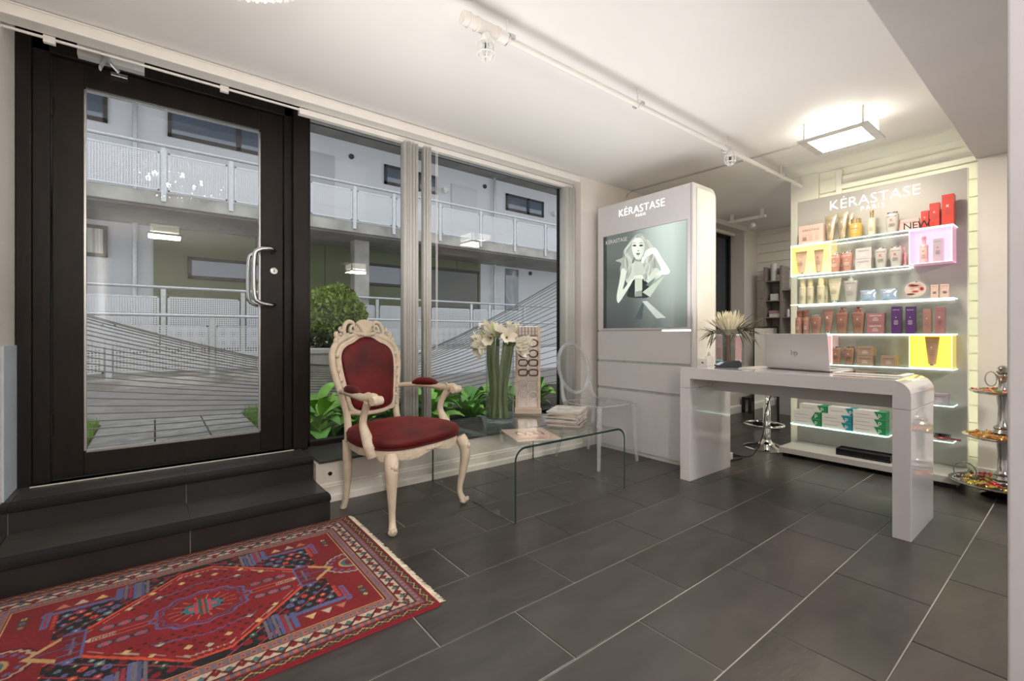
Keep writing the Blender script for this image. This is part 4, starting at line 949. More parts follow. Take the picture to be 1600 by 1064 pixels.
# ---- products
pc = {}
def pmat(col, rough=.3, metal=0, **k):
    key = (col, rough, metal)
    if key not in pc: pc[key] = mat('product_%d' % len(pc), col, rough, metal, coat=.3, **k)
    return pc[key]
def label_text(t, x, z, w_, ink, big=False, ktext='K'):
    """the brand line and a few lines of small print on the front"""
    o = letter('KÉRASTASE', ink, t, (x, 0, z), w_ / 5.4, name='label_print')
    return o
def product(kind, sh, X, Y, W, H, col, label, cat, name, ink='inkg', cap=None, kcol=None, rough=.3, metal=0, rz=0, depth=None, z=None, group=None, side=None):
    """front looks towards -X"""
    m1 = pmat(col, rough, metal); capm = cap or M['chrome']
    t = thing(name, label, cat, (X, Y, SZ[sh] if z is None else z), rz, group or 'hair products on the lit shelves'); ik = M[ink]; w2 = W / 2
    if kind == 'tube':          # stands on its cap, flat crimp on top
        mb = MB(); ch_ = .020; n = 20; vs = []
        prof = [(0, .56, .56), (.10, .60, .58), (.35, .72, .50), (.65, .86, .33), (.90, .97, .12), (.955, 1.0, .05), (1.0, 1.0, .045)]
        for f, a, b in prof:
            for j in range(n):
                an = 2 * PI * j / n; vs.append((w2 * b * .85 * math.cos(an), w2 * a * math.sin(an), ch_ + f * (H - ch_)))
        fs = [(i * n + j, i * n + (j + 1) % n, (i + 1) * n + (j + 1) % n, (i + 1) * n + j) for i in range(len(prof) - 1) for j in range(n)] + [tuple(range(n))[::-1], tuple((len(prof) - 1) * n + j for j in range(n))]
        mb.add(vs, fs); build('body', mb, m1, t, smooth=50)
        build('cap', MB().lathe([(w2 * .50, 0), (w2 * .53, .004), (w2 * .53, .020)], n=20), capm, t, smooth=50)
        xf = -w2 * .47; letter('KÉRASTASE', ik, t, (xf, 0, H * .80), W * .135, name='label_print', rot=(R(90 - 9), 0, R(-90)))
        xf = -w2 * .56
    elif kind in ('shampoo',):  # rounded shoulders narrowing to the base, wide flat cap
        n = 20; vs = []; prof = [(0, .70), (.03, .74), (.35, .90), (.68, 1.0), (.86, .98), (.93, .86)]
        mb = MB()
        for f, a in prof:
            for j in range(n):
                an = 2 * PI * j / n; c_, s__ = math.cos(an), math.sin(an)
                vs.append((w2 * a * .62 * math.copysign(abs(c_) ** .75, c_), w2 * a * math.copysign(abs(s__) ** .75, s__), f * H))
        fs = [(i * n + j, i * n + (j + 1) % n, (i + 1) * n + (j + 1) % n, (i + 1) * n + j) for i in range(len(prof) - 1) for j in range(n)] + [tuple(range(n))[::-1], tuple((len(prof) - 1) * n + j for j in range(n))]
        mb.add(vs, fs); build('body', mb, m1, t, smooth=50)
        build('cap', MB().lathe([(w2 * .78, H * .91), (w2 * .84, H * .93), (w2 * .84, H), (w2 * .5, H + .001)], n=20, sx=.7), capm, t, smooth=40)
        xf = -w2 * .625; letter('KÉRASTASE', ik, t, (xf, 0, H * .76), W * .145, name='label_print')
    elif kind == 'jar':
        build('body', MB().lathe([(w2 * .85, 0), (w2 * .95, .006), (w2, H * .4), (w2 * .95, H * .68), (w2 * .75, H * .76)], n=24), m1, t, smooth=50)
        build('cap', MB().lathe([(w2 * .78, H * .76), (w2 * .80, H * .98), (w2 * .74, H)], n=24), capm, t, smooth=40); xf = -w2 * 1.002
        letter('KÉRASTASE', ik, t, (xf, 0, H * .45), W * .12, name='label_print')
    elif kind in ('bottle', 'spray'):
        hb = .70 if kind == 'spray' else .72
        build('body', MB().lathe([(w2 * .95, 0), (w2, .003), (w2, H * hb * .93), (w2 * .8, H * hb), (w2 * .42, H * (hb + .02))], n=20), m1, t, smooth=40)
        if kind == 'bottle': build('cap', MB().lathe([(w2 * .78, H * (hb + .01)), (w2 * .78, H * .99), (w2 * .7, H)], n=20), capm, t, smooth=40)
        else:
            build('cap', MB().lathe([(w2 * .45, H * hb), (w2 * .45, H * .86), (w2 * .52, H * .87), (w2 * .52, H), (w2 * .3, H)], n=16).box(-w2 * .75, 0, -w2 * .18, w2 * .18, H * .92, H * .97), capm, t, smooth=40)
        xf = -w2 * 1.002; letter('KÉRASTASE', ik, t, (xf - .0005, 0, H * .60), W * .14, name='label_print')
    elif kind == 'pump':
        n = 20; vs = []; prof = [(0, .70), (.02, .74), (.70, .98), (.76, 1.0), (.79, .97), (.80, .5)]; mb = MB()
        for f, a in prof:
            for j in range(n):
                an = 2 * PI * j / n; c_, s__ = math.cos(an), math.sin(an); vs.append((w2 * a * .58 * math.copysign(abs(c_) ** .6, c_), w2 * a * math.copysign(abs(s__) ** .6, s__), f * H))
        fs = [(i * n + j, i * n + (j + 1) % n, (i + 1) * n + (j + 1) % n, (i + 1) * n + j) for i in range(len(prof) - 1) for j in range(n)] + [tuple(range(n))[::-1], tuple((len(prof) - 1) * n + j for j in range(n))]
        mb.add(vs, fs); build('body', mb, m1, t, smooth=50)
        build('pump', MB().lathe([(w2 * .38, H * .80), (w2 * .38, H * .89), (w2 * .16, H * .90), (w2 * .16, H * .95), (w2 * .30, H * .955), (w2 * .32, H * .995), (w2 * .1, H)], n=16).box(-w2 * .15, w2 * .15, -w2 * .72, 0, H * .965, H * .99), capm, t, smooth=40)
        xf = -w2 * .60; letter('KÉRASTASE', ik, t, (xf, 0, H * .68), W * .135, name='label_print')
    elif kind == 'box':
        dp = depth or min(W, .06); build('carton', MB().box(-dp / 2, dp / 2, -w2, w2, 0, H), m1, t, bevel=.0012)
        if side: build('side_face', MB().box(-dp / 2 + .002, dp / 2 - .002, -w2 - .0006, -w2, .002, H - .002), side, t)
        xf = -dp / 2 - .0008
        letter('KÉRASTASE', ik, t, (xf, 0, H * .86 if H > W else H * .68), W * .135, name='label_print')
    elif kind == 'sachet':
        n = 8; vs = []; mb = MB()
        for side_ in (-1, 1):
            for i in range(n + 1):
                for j in range(n + 1):
                    a, b = i / n, j / n; th = .022 * (math.sin(PI * a) * math.sin(PI * b)) ** .6; vs.append((side_ * th * .9 + .01 * (b - .5), (a - .5) * W * (1 - .06 * math.sin(PI * b)), b * H))
        fs = []
        for q in (0, 1):
            for i in range(n):
                for j in range(n): o0 = q * (n + 1) ** 2; fs.append((o0 + i * (n + 1) + j, o0 + (i + 1) * (n + 1) + j, o0 + (i + 1) * (n + 1) + j + 1, o0 + i * (n + 1) + j + 1))
        mb.add(vs, fs); build('pouch', mb, m1, t, smooth=True); xf = -.024
        letter('KÉRASTASE', ik, t, (xf, 0, H * .62), W * .09, name='label_print')
    if kind in ('tube', 'shampoo', 'pump', 'bottle', 'spray') or (kind == 'box' and H > W):
        zc = {'tube': .62, 'shampoo': .54, 'pump': .50, 'bottle': .42, 'spray': .42, 'box': .58}[kind]
        kx = {'tube': -w2 * .60, 'shampoo': -w2 * .625, 'pump': -w2 * .60}.get(kind, xf - (.0006 if kind in ('bottle', 'spray') else 0))
        ks = W * (.42 if kcol else .22)
        letter('K', M[kcol] if kcol else M['inkw'], t, (kx, 0, H * zc), ks, name='emblem')
        lines = MB()
        for q in range(5): lw = w2 * (.5 if q % 2 else .38); lines.box(kx - .0004, kx, -lw, lw, H * (zc - .10 - .035 * q), H * (zc - .10 - .035 * q) + .0016)
        build('small_print', lines, ik, t)
    elif kind in ('box', 'jar'):
        lines = MB()
        for q in range(3): lw = w2 * (.35 if q else .22); lines.box(xf - .0002, xf + .0004, -lw, lw, H * (.50 - .12 * q), H * (.50 - .12 * q) + .0022)
        build('small_print', lines, M['inkw'] if ink != 'inkw' else M['inkw'], t)
    return t
C = dict(gold=(.62, .52, .36), amber=(.62, .38, .10), beige=(.56, .42, .34), rose=(.50, .25, .20), silver=(.56, .53, .53), grey=(.50, .47, .44), cream=(.66, .60, .44), red=(.60, .05, .035), pink=(.80, .45, .42), dustpink=(.72, .50, .44), brown=(.36, .20, .13), terra=(.35, .17, .13), blue=(.45, .55, .72), mauve=(.36, .16, .17), purple=(.09, .03, .15), copper=(.50, .26, .22), taupe=(.40, .27, .20), lilac=(.46, .40, .45))
goldcap = mat('gold_cap', (.72, .55, .30), .2, .8); terracap = mat('terracotta_cap', (.33, .10, .07), .35); rosecap = mat('rose_cap', (.75, .42, .45), .3); creamcap = mat('cream_cap', (.85, .72, .45), .35); clearcap = mat('clear_cap', (.75, .75, .75), .15)
PR = [('gift', 1, 4.31, 1.461, 0.179, 0.156), ('tube', 1, 4.32, 1.33, 0.08, 0.211), ('tube', 1, 4.32, 1.249, 0.073, 0.22), ('tube', 1, 4.37, 1.216, 0.047, 0.211), ('jar', 1, 4.32, 1.16, 0.087, 0.151), ('spray', 1, 4.32, 1.059, 0.051, 0.194), ('shampoo', 1, 4.32, 0.936, 0.079, 0.154), ('box', 1, 4.36, 0.847, 0.115, 0.09), ('new', 1, 4.285, 0.789, 0.108, 0.048), ('box', 1, 4.34, 0.755, 0.041, 0.128), ('box', 1, 4.34, 0.703, 0.052, 0.171), ('box', 1, 4.33, 0.631, 0.061, 0.211), ('tube', 2, 4.34, 1.551, 0.088, 0.209), ('tube', 2, 4.34, 1.42, 0.07, 0.206), ('shampoo', 2, 4.31, 1.296, 0.079, 0.154), ('shampoo', 2, 4.31, 1.212, 0.072, 0.157), ('shampoo', 2, 4.37, 1.267, 0.057, 0.156), ('box2', 2, 4.32, 1.107, 0.101, 0.168), ('shampoo', 2, 4.32, 1.002, 0.077, 0.157), ('shampoo', 2, 4.32, 0.915, 0.074, 0.153), ('spray', 2, 4.36, 0.875, 0.022, 0.147), ('spray', 2, 4.34, 0.762, 0.048, 0.201), ('box', 2, 4.33, 0.684, 0.05, 0.173), ('bottle', 3, 4.33, 1.535, 0.053, 0.211), ('bottle', 3, 4.33, 1.478, 0.052, 0.211), ('bottle', 3, 4.31, 1.394, 0.055, 0.212), ('bottle', 3, 4.37, 1.381, 0.037, 0.204), ('tube', 3, 4.32, 1.301, 0.092, 0.198), ('pump', 3, 4.33, 1.194, 0.093, 0.214), ('sachet', 3, 4.32, 1.083, 0.1, 0.088), ('sachet', 3, 4.32, 0.961, 0.106, 0.089), ('disc', 3, 4.32, 0.806, 0.137, 0.141), ('box', 3, 4.34, 0.704, 0.04, 0.096), ('box', 3, 4.34, 0.651, 0.046, 0.096), ('spray', 4, 4.31, 1.56, 0.049, 0.193), ('spray', 4, 4.37, 1.549, 0.044, 0.195), ('spray', 4, 4.31, 1.502, 0.048, 0.196), ('shampoo', 4, 4.31, 1.429, 0.079, 0.156), ('tube', 4, 4.31, 1.342, 0.076, 0.195), ('pump', 4, 4.31, 1.248, 0.086, 0.211), ('pump', 4, 4.31, 1.141, 0.086, 0.211), ('box2', 4, 4.32, 1.032, 0.106, 0.157), ('box', 4, 4.32, 0.91, 0.055, 0.2), ('box', 4, 4.32, 0.83, 0.053, 0.196), ('box', 4, 4.33, 0.741, 0.044, 0.174), ('box', 4, 4.32, 0.672, 0.049, 0.184), ('shampoo', 5, 4.31, 1.287, 0.07, 0.143), ('shampoo', 5, 4.31, 1.201, 0.076, 0.144), ('box2', 5, 4.32, 1.095, 0.101, 0.146), ('box', 5, 4.31, 0.949, 0.094, 0.078), ('tube', 5, 4.33, 0.717, 0.078, 0.221), ('box', 6, 4.32, 0.674, 0.092, 0.078), ('brush', 7, 4.32, 0.653, 0.134, 0.045)]
LAB = [
 ('gift_box', 'gift set box', dict(col='dustpink'), 'pale pink gift set box at the left end of the top shelf'),
 ('hair_tube', 'tube', dict(col='gold', metal=.6, rough=.25, cap=goldcap), 'left of the two big gold tubes on the top shelf'),
 ('hair_tube', 'tube', dict(col='gold', metal=.6, rough=.22, cap=goldcap), 'taller gold tube on the top shelf, beside the amber jar'),
 ('hair_tube', 'tube', dict(col='gold', metal=.6, rough=.25, cap=goldcap), 'gold tube half hidden behind the amber jar on the top shelf'),
 ('hair_mask_jar', 'jar', dict(col='amber', rough=.12, cap=goldcap, kcol=None), 'squat amber jar with gold lid on the top shelf'),
 ('spray_bottle', 'bottle', dict(col='cream', rough=.2, cap=goldcap), 'slim pale gold spray bottle standing alone below the lettering on the top shelf'),
 ('shampoo_bottle', 'bottle', dict(col='grey', kcol='inkr'), 'grey bottle with red letter and chrome cap on the top shelf'),
 ('carton', 'box', dict(col='pink', depth=.05), 'low red and pink carton behind the NEW sign on the top shelf'),
 None,
 ('carton', 'box', dict(col='red', kcol='inks'), 'smallest of the three upright red cartons on the top shelf'),
 ('carton', 'box', dict(col='red', kcol='inks'), 'middle of the three upright red cartons on the top shelf'),
 ('carton', 'box', dict(col='red', kcol='inkw', depth=.075), 'tallest upright red carton at the right end of the top shelf'),
 ('hair_tube', 'tube', dict(col='beige'), 'left beige tube in the pale yellow light box'),
 ('hair_tube', 'tube', dict(col='beige', kcol='inkr'), 'right beige tube in the pale yellow light box'),
 ('shampoo_bottle', 'bottle', dict(col='rose', ink='inkw'), 'rose bottle with chrome cap just right of the pale yellow light box'),
 ('shampoo_bottle', 'bottle', dict(col='rose', ink='inkw'), 'second rose bottle from the pale yellow light box, left of the silver cartons'),
 ('shampoo_bottle', 'bottle', dict(col='rose', ink='inkw'), 'rose bottle standing behind the two front rose bottles on the second shelf'),
 ('box2', 'box', dict(col='silver', depth=.06), 'silver carton %s of the pair on the second shelf'),
 ('shampoo_bottle', 'bottle', dict(col='grey', kcol='inkr'), 'left of the two grey bottles with red letters on the second shelf'),
 ('shampoo_bottle', 'bottle', dict(col='grey', kcol='inkr'), 'right of the two grey bottles with red letters on the second shelf'),
 ('spray_bottle', 'bottle', dict(col='pink', cap=rosecap), 'thin pink bottle beside the pink light box on the second shelf'),
 ('spray_bottle', 'bottle', dict(col='dustpink', cap=rosecap, kcol='inkr'), 'pink spray bottle inside the pink light box'),
 ('carton', 'box', dict(col='lilac', kcol='inkr', depth=.05), 'tall lilac grey carton inside the pink light box'),
 ('hair_bottle', 'bottle', dict(col='cream', cap=creamcap), 'cream cylinder bottle at the left end of the third shelf'),
 ('hair_bottle', 'bottle', dict(col='cream', cap=creamcap), 'second cream cylinder bottle from the left on the third shelf'),
 ('hair_bottle', 'bottle', dict(col='cream', cap=creamcap), 'third cream cylinder bottle from the left on the third shelf, next to the tube'),
 ('hair_bottle', 'bottle', dict(col='cream', cap=creamcap), 'cream cylinder bottle standing behind another on the third shelf'),
 ('hair_tube', 'tube', dict(col='cream'), 'cream tube between the cylinder bottles and the pump bottle on the third shelf'),
 ('pump_bottle', 'bottle', dict(col='grey', cap=clearcap), 'pale grey pump bottle with clear pump on the third shelf'),
 ('foil_sachet', 'sachet', dict(col='blue', metal=.4, rough=.2, ink='inkw'), 'left of the two silvery blue sachets on the third shelf'),
 ('foil_sachet', 'sachet', dict(col='blue', metal=.4, rough=.2, ink='inkw'), 'right and larger of the two silvery blue sachets on the third shelf'),
 None,
 ('carton', 'box', dict(col='dustpink', depth=.03), 'left of the two small pink cartons at the right end of the third shelf'),
 ('carton', 'box', dict(col='dustpink', depth=.03), 'right of the two small pink cartons at the right end of the third shelf'),
 ('spray_bottle', 'bottle', dict(col='terra', ink='inkw', cap=terracap), 'terracotta spray bottle at the far left of the fourth shelf'),
 ('spray_bottle', 'bottle', dict(col='terra', ink='inkw', cap=terracap), 'terracotta spray bottle at the back between two others on the fourth shelf'),
 ('spray_bottle', 'bottle', dict(col='terra', ink='inkw', cap=terracap), 'terracotta spray bottle next to the chrome-capped bottle on the fourth shelf'),
 ('shampoo_bottle', 'bottle', dict(col='terra'), 'terracotta bottle with chrome cap on the fourth shelf'),
 ('hair_tube', 'tube', dict(col='terra', kcol='inkw'), 'terracotta tube on the fourth shelf left of the pump bottles'),
 ('pump_bottle', 'bottle', dict(col='terra', cap=terracap), 'left of the two terracotta pump bottles on the fourth shelf'),
 ('pump_bottle', 'bottle', dict(col='terra', cap=terracap), 'right of the two terracotta pump bottles on the fourth shelf'),
 ('box2', 'box', dict(col='mauve', depth=.06, ink='inkw'), 'mauve carton %s of the pair on the fourth shelf'),
 ('carton', 'box', dict(col='purple', ink='inkw', depth=.05), 'left of the two dark purple cartons on the fourth shelf'),
 ('carton', 'box', dict(col='purple', ink='inkw', depth=.05), 'right of the two dark purple cartons on the fourth shelf'),
 ('carton', 'box', dict(col='copper', kcol='inkw', metal=.5, rough=.2), 'shiny copper carton on the fourth shelf right of the purple cartons'),
 ('carton', 'box', dict(col='mauve', kcol='inkw', depth=.06), 'mauve upright carton at the right end of the fourth shelf'),
 ('shampoo_bottle', 'bottle', dict(col='brown', ink='inkg'), 'left of the two brown bottles on the fifth shelf, next to the laptop'),
 ('shampoo_bottle', 'bottle', dict(col='brown', ink='inkg'), 'right of the two brown bottles on the fifth shelf'),
 ('box2', 'box', dict(col='taupe', depth=.075), 'light brown carton %s of the pair on the fifth shelf'),
 ('carton', 'box', dict(col='taupe', depth=.07), 'single low light brown carton beside the bright yellow light box'),
 ('hair_tube', 'tube', dict(col='taupe'), 'large brown tube standing in the bright yellow light box'),
 ('carton', 'box', dict(col='lilac', depth=.06), 'grey lilac carton on the short shelf right of the desk'),
 None]
goldside = mat('gold_side_face', (.70, .48, .18), .3, .5)
for row, lab in zip(PR, LAB):
    kind, sh, X, Y, W, H = row
    if kind == 'new':
        t = thing('new_sign', 'black NEW letters on the front edge of the top shelf', 'sign', (X, Y, SZ[sh]))
        letter('NEW', M['black'], t, (-.022, 0, .004), .066, .95, depth=.003); t['kind_note'] = 'sign'; del t['kind_note']
        build('foot', MB().box(-.004, .004, -.06, .06, 0, .002), M['acrylic'], t); continue
    if kind == 'disc':
        t = thing('showcard', 'oval clear acrylic showcard with a red and pink printed picture on the third shelf', 'showcard', (X, Y, SZ[sh]))
        build('acrylic_disc', MB().prism([(-.075 * math.cos(a), .070 + .068 * math.sin(a)) for a in [2 * PI * k / 32 for k in range(32)]], -.002, .002, 'x'), M['acrylic'], t)
        N = 60; V_, U_ = np.mgrid[0:N, 0:N] / (N - 1.); im = np.ones((N, N, 3)) * lin(214, 196, 186)
        for a, b, rx, ry, c in ((.55, .62, .34, .3, lin(196, 160, 148)), (.35, .75, .2, .12, lin(150, 60, 50)), (.50, .35, .2, .08, lin(170, 50, 50)), (.78, .5, .12, .15, lin(168, 30, 35)), (.50, .72, .22, .06, lin(60, 20, 20)), (.30, .2, .25, .09, lin(110, 40, 36)), (.55, .5, .16, .09, lin(226, 196, 180)), (.56, .95, .05, .04, lin(30, 10, 12))): blob(im, a, b, rx, ry, c, .5)
        pg_ = color_grid('printed_picture', .128, .116, im, dyed(mat('card_print', (.7, .6, .6), .3)), t, (-.0035, 0, .072), FACE)
        import bmesh
        bm = bmesh.new(); bm.from_mesh(pg_.data); bmesh.ops.delete(bm, geom=[q for q in bm.verts if (q.co.x / .062) ** 2 + (q.co.y / .056) ** 2 > 1], context='VERTS'); bm.to_mesh(pg_.data); bm.free()
        build('foot', MB().box(-.02, .02, -.03, .03, 0, .003), M['acrylic'], t); continue
    if kind == 'brush':
        t = thing('hairbrush', 'dark red hairbrush with black bristles lying on the lowest right shelf', 'hairbrush', (X, Y, SZ[sh]), R(0))
        hb_ = MB(); hb_.ball((0, .01, .012), .034, 14, 8, sx=.75, sy=1.5, sz=.32); sweep(hb_, [(0, -.03, .012), (0, -.06, .011), (0, -.085, .012)], [.010, .007, .008], 8, 4)
        build('paddle', hb_, pmat((.30, .05, .07), .2), t, smooth=True)
        br = MB()
        for i in range(-3, 4):
            for j in range(-5, 6):
                if (i / 3.5) ** 2 + (j / 5.5) ** 2 < 1: br.tube([(i * .006, .01 + j * .008, .018), (i * .0065, .01 + j * .0085, .042)], .0011, 4)
        build('bristles', br, M['black'], t); continue
    nm, cat, kw, text = lab; kw = dict(kw); kw['col'] = C[kw['col']]
    if kind == 'gift':
        t = product('box', sh, X, Y, W, H, kw['col'], text, cat, nm, depth=.05)
        for yy, ww, hh in ((.045, .040, .055), (0, .036, .065), (-.045, .026, .07)):
            build('window', MB().box(-.0275, -.0262, yy - ww / 2, yy + ww / 2, .028, .028 + hh), pmat((.62, .46, .38), .3), t, bevel=.004)
            build('printed_jar', MB().box(-.0285, -.0275, yy - ww * .36, yy + ww * .36, .030, .028 + hh * .55), pmat((.34, .22, .16) if yy > 0 else (.60, .42, .36), .3), t)
    elif kind == 'box2':
        h2 = H / 2 - .001
        for q, wd in enumerate(('at the bottom', 'on top')):
            product('box', sh, X, Y - .002 * q, W, h2, kw['col'], text % wd, 'box', 'carton', depth=kw['depth'], ink=kw.get('ink', 'inkg'), z=SZ[sh] + q * (h2 + .0012), side=goldside if sh == 5 and q else None)
    else:
        if sh == 5 and kind == 'box': kw['side'] = goldside
        inbox = (sh == 2 and (Y > 1.32 or Y < .84)) or (sh == 5 and Y < .84)
        product(kind, sh, X, Y, W, H - (.008 if inbox else 0), label=text, cat=cat, name=nm, z=SZ[sh] + (.0078 if inbox else 0), **kw)
# hair colour cartons on the lowest shelf
cwh = mat('white_carton', (.76, .74, .71), .45); cgr = mat('green_carton_end', (.02, .26, .10), .4); cte = mat('teal_carton_end', (.02, .28, .34), .4)
def colour_box(Yl, Yr, z, x, em, label, flip=False):
    W = Yl - Yr; t = thing('hair_colour_carton', label, 'box', (x, (Yl + Yr) / 2, z), 0, 'white hair colour cartons on the lowest shelf'); h = .056
    build('carton', MB().box(-.05, .05, -W / 2, W / 2, 0, h), cwh, t, bevel=.001)
    a = -W / 2; s_ = .03 if not flip else -.03
    build('coloured_end', MB().prism([(a - .0008, 0.001), (a - .0008, h - .001), (a + .055 + s_ / 2, h - .001), (a + .055 - s_ / 2, .001)][::-1], -.0512, -.050, 'x').box(-.0500, .050, a - .001, a, .001, h - .001).prism([(a, h), (a, h + .0008), (a + .05, h + .0008), (a + .05, h)], -.05, .05, 'x'), em, t)
    pr = MB()
    for q in range(9): pr.box(-.0508, -.050, W / 2 - .02 - q * .010 - .004, W / 2 - .02 - q * .010, h * .42, h * .50)
    build('small_print', pr, M['inkg'], t)
    letter('p', M['inkw'], t, (-.0515, a + .034, h * .30), .045, name='emblem')
cols = [(1.585, 1.385, cgr, 'left', 2), (1.378, 1.176, cte, 'middle', 2), (1.168, .966, cgr, 'right', 3)]
for yl, yr, em, nm, cnt in cols:
    for q in range(cnt): colour_box(yl, yr, .2505 + q * .0575, 4.325, em, 'white carton with %s end, %s of the %s stack on the lowest shelf' % ('green' if em is cgr else 'teal', ['bottom one', 'second one up', 'third one up'][q], nm), q == 1 and nm == 'left')
colour_box(1.545, 1.345, .2505 + 2 * .0575, 4.335, cgr, 'white carton with green end lying across the top of the left stack')
colour_box(1.338, 1.15, .2505 + 2 * .0575, 4.335, cte, 'white carton with teal end lying on top of the middle stack')
# black trays on the plinth
for q in range(3):
    tag(build('cutting_tray', MB().box(-.06, .06, -.165, .165, 0, .004).box(-.06, -.057, -.165, .165, 0, .016).box(.057, .06, -.165, .165, 0, .016).box(-.06, .06, -.165, -.162, 0, .016).box(-.06, .06, .162, .165, 0, .016), M['black'], loc=(4.20, 1.075, .0785 + q * .0165), rot=(0, 0, R(0))), 'flat black tray, %s of the three stacked on the plinth' % ['lowest', 'middle', 'topmost'][q], 'tray', 'black trays on the plinth')

# ================================================================== RECEPTION DESK
dk = thing('reception_desk', 'glossy white reception desk with rounded corner in front of the product display', 'desk', (2.87, 1.165, 0))
DY0, DY1, DH, DR = -.615, .615, .776, .075            # local y runs from the right leg to the left leg
T = .073
ot = [(DY0, DH - .14)] + [(DY0 + DR - DR * math.cos(PI / 2 * k / 10), DH - DR + DR * math.sin(PI / 2 * k / 10)) for k in range(11)] + [(DY1 - .03 + .03 * math.sin(PI / 2 * k / 5), DH - .03 + .03 * math.cos(PI / 2 * k / 5)) for k in range(6)] + [(DY1, DH - .14)]
inn = [(DY1 - T, DH - .14), (DY1 - T, DH - .075), (DY0 + T, DH - .075), (DY0 + T, DH - .14)]
build('desktop', MB().prism(ot + [(DY1 - .001, DH - .076)][:0] + [(DY1, DH - .076)][:0] + inn, .0, .50, 'x'), M['white'], dk, bevel=.0015)
build('leg', MB().box(0, .56, DY1 - T, DY1, 0, DH - .142), M['white'], dk, bevel=.0015)
build('leg', MB().box(0, .48, DY0, DY0 + T, 0, DH - .142), M['white'], dk, bevel=.0015)
build('modesty_rail', MB().box(.30, .33, DY0 + T, DY1 - T, DH - .175, DH - .076), M['whitem'], dk)
for x, y_ in ((.09, DY1 - T - .001), (.26, DY1 - T - .001)): build('cap', MB().cyl((0, 0), .012, 0, .003, 14), M['whitep'], dk, loc=(x, y_, .64), rot=(PI / 2, 0, 0))
DZ = .7765
# laptop, its back towards the camera
lp = thing('laptop', 'silver white laptop open on the desk, its back turned to the room', 'laptop', (3.20, 1.165, DZ), math.atan2(.405, .085) - PI / 2)
sv = mat('silver_laptop', (.60, .585, .59), .35, .25)
build('base', MB().box(.0, .235, -.195, .205, .004, .016), sv, lp, bevel=.003)
build('keyboard', MB().box(.04, .14, -.17, .17, .0162, .0172), M['black'], lp)
lid = build('lid', MB().box(-.006, .0, -.195, .205, .0, .222), sv, lp, bevel=.003, loc=(0, 0, .010), rot=(0, R(-7), 0))
build('screen', MB().box(.0002, .0006, -.185, .195, .01, .212), mat('dark_screen', (.02, .02, .025), .1), lid)
letter('hp', mat('mirror_logo', (.42, .41, .42), .15, .8), lid, (-.0066, .01, .085), .052, .8, name='logo')
# tablet
tl = thing('tablet', 'white framed tablet lying on the desk right of the laptop', 'tablet', (3.235, .79, DZ), R(90 + 4))
build('case', MB().box(-.12, .12, -.16, .16, 0, .007), M['whitep'], tl, bevel=.003)
build('screen', MB().box(-.10, .10, -.13, .13, .0071, .0076), mat('tablet_screen', (.03, .028, .03), .05, coat=1), tl)
tl.rotation_euler[2] = R(0)
# card reader
cr_ = thing('card_reader', 'dark grey card payment terminal on the desk in front of the protea vase', 'card terminal', (3.12, 1.575, DZ), R(-38))
build('body', MB().prism([(-.075, .004), (-.075, .012), (-.03, .036), (.07, .046), (.085, .030), (.085, .0), (-.06, .0)], -.038, .038, 'y'), mat('terminal_grey', (.035, .036, .04), .35), cr_, bevel=.004)
build('screen', MB().add([(-.070, -.028, .0162), (-.070, .028, .0162), (-.034, .028, .0350), (-.034, -.028, .0350)], [(0, 1, 2, 3)]), mat('terminal_screen', (.35, .55, .75), .2, emit=.35, ecol=(.4, .6, .8)), cr_)
build('keys', MB().box(-.073, -.069, -.026, -.012, .0125, .0155).box(-.073, -.069, -.006, .006, .0125, .0155), M['inkr'], cr_); build('key', MB().box(-.073, -.069, .012, .026, .0125, .0155), cgr, cr_)
# square glass vase with a king protea
sv_ = thing('square_vase', 'square clear glass vase on the desk holding a protea', 'glass vase'.replace('glass ', ''), (3.19, 1.60, DZ), R(8))
a_ = .066; hh_ = .26
gl_ = MB()
for s_ in ((-a_, -a_ + .004, -a_, a_), (a_ - .004, a_, -a_, a_)): gl_.box(s_[0], s_[1], s_[2], s_[3], 0, hh_)
gl_.box(-a_ + .004, a_ - .004, -a_, -a_ + .004, 0, hh_).box(-a_ + .004, a_ - .004, a_ - .004, a_, 0, hh_).box(-a_ + .004, a_ - .004, -a_ + .004, a_ - .004, 0, .012)
build('glass_walls', gl_, M['vglass'], sv_)
build('edges', MB().tube([(-a_, -a_, hh_), (a_, -a_, hh_), (a_, a_, hh_), (-a_, a_, hh_), (-a_, -a_, hh_)], .0018, 4).tube([(-a_, -a_, 0), (-a_, -a_, hh_)], .0018, 4).tube([(-a_, a_, 0), (-a_, a_, hh_)], .0018, 4).tube([(a_, -a_, 0), (a_, -a_, hh_)], .0018, 4), M['acrylic'], sv_)
build('water', MB().box(-a_ + .006, a_ - .006, -a_ + .006, a_ - .006, .013, .13), clear('water', (.96, .98, .97), 1.33, boost=.7), sv_)
pt = thing('protea', 'dried cream king protea with slender olive leaves in the square vase', 'flower', (3.19, 1.60, DZ + .0135))
build('stem', MB().tube([(0, 0, 0), (0, .004, .12), (0, 0, .235)], [.012, .012, .015], 8), mat('brown_stem', (.20, .07, .04), .7), pt, smooth=True)
pe = MB()
def spear(mb, base, d, L_, W_, curl=.0):
    d = Vector(d).normalized(); s_ = d.cross(Vector((0, 0, 1))).normalized(); u_ = s_.cross(d); n_ = 4; vs = []
    for i in range(n_ + 1):
        t = i / n_; w_ = W_ * math.sin(PI * (.12 + .85 * t)) ; c_ = Vector(base) + d * L_ * t + u_ * (curl * t * t)
        vs += [c_ - s_ * w_ * .5, c_ + u_ * w_ * .25, c_ + s_ * w_ * .5]
    mb.add(vs, [(i * 3 + j, i * 3 + j + 1, i * 3 + j + 4, i * 3 + j + 3) for i in range(n_) for j in (0, 1)])
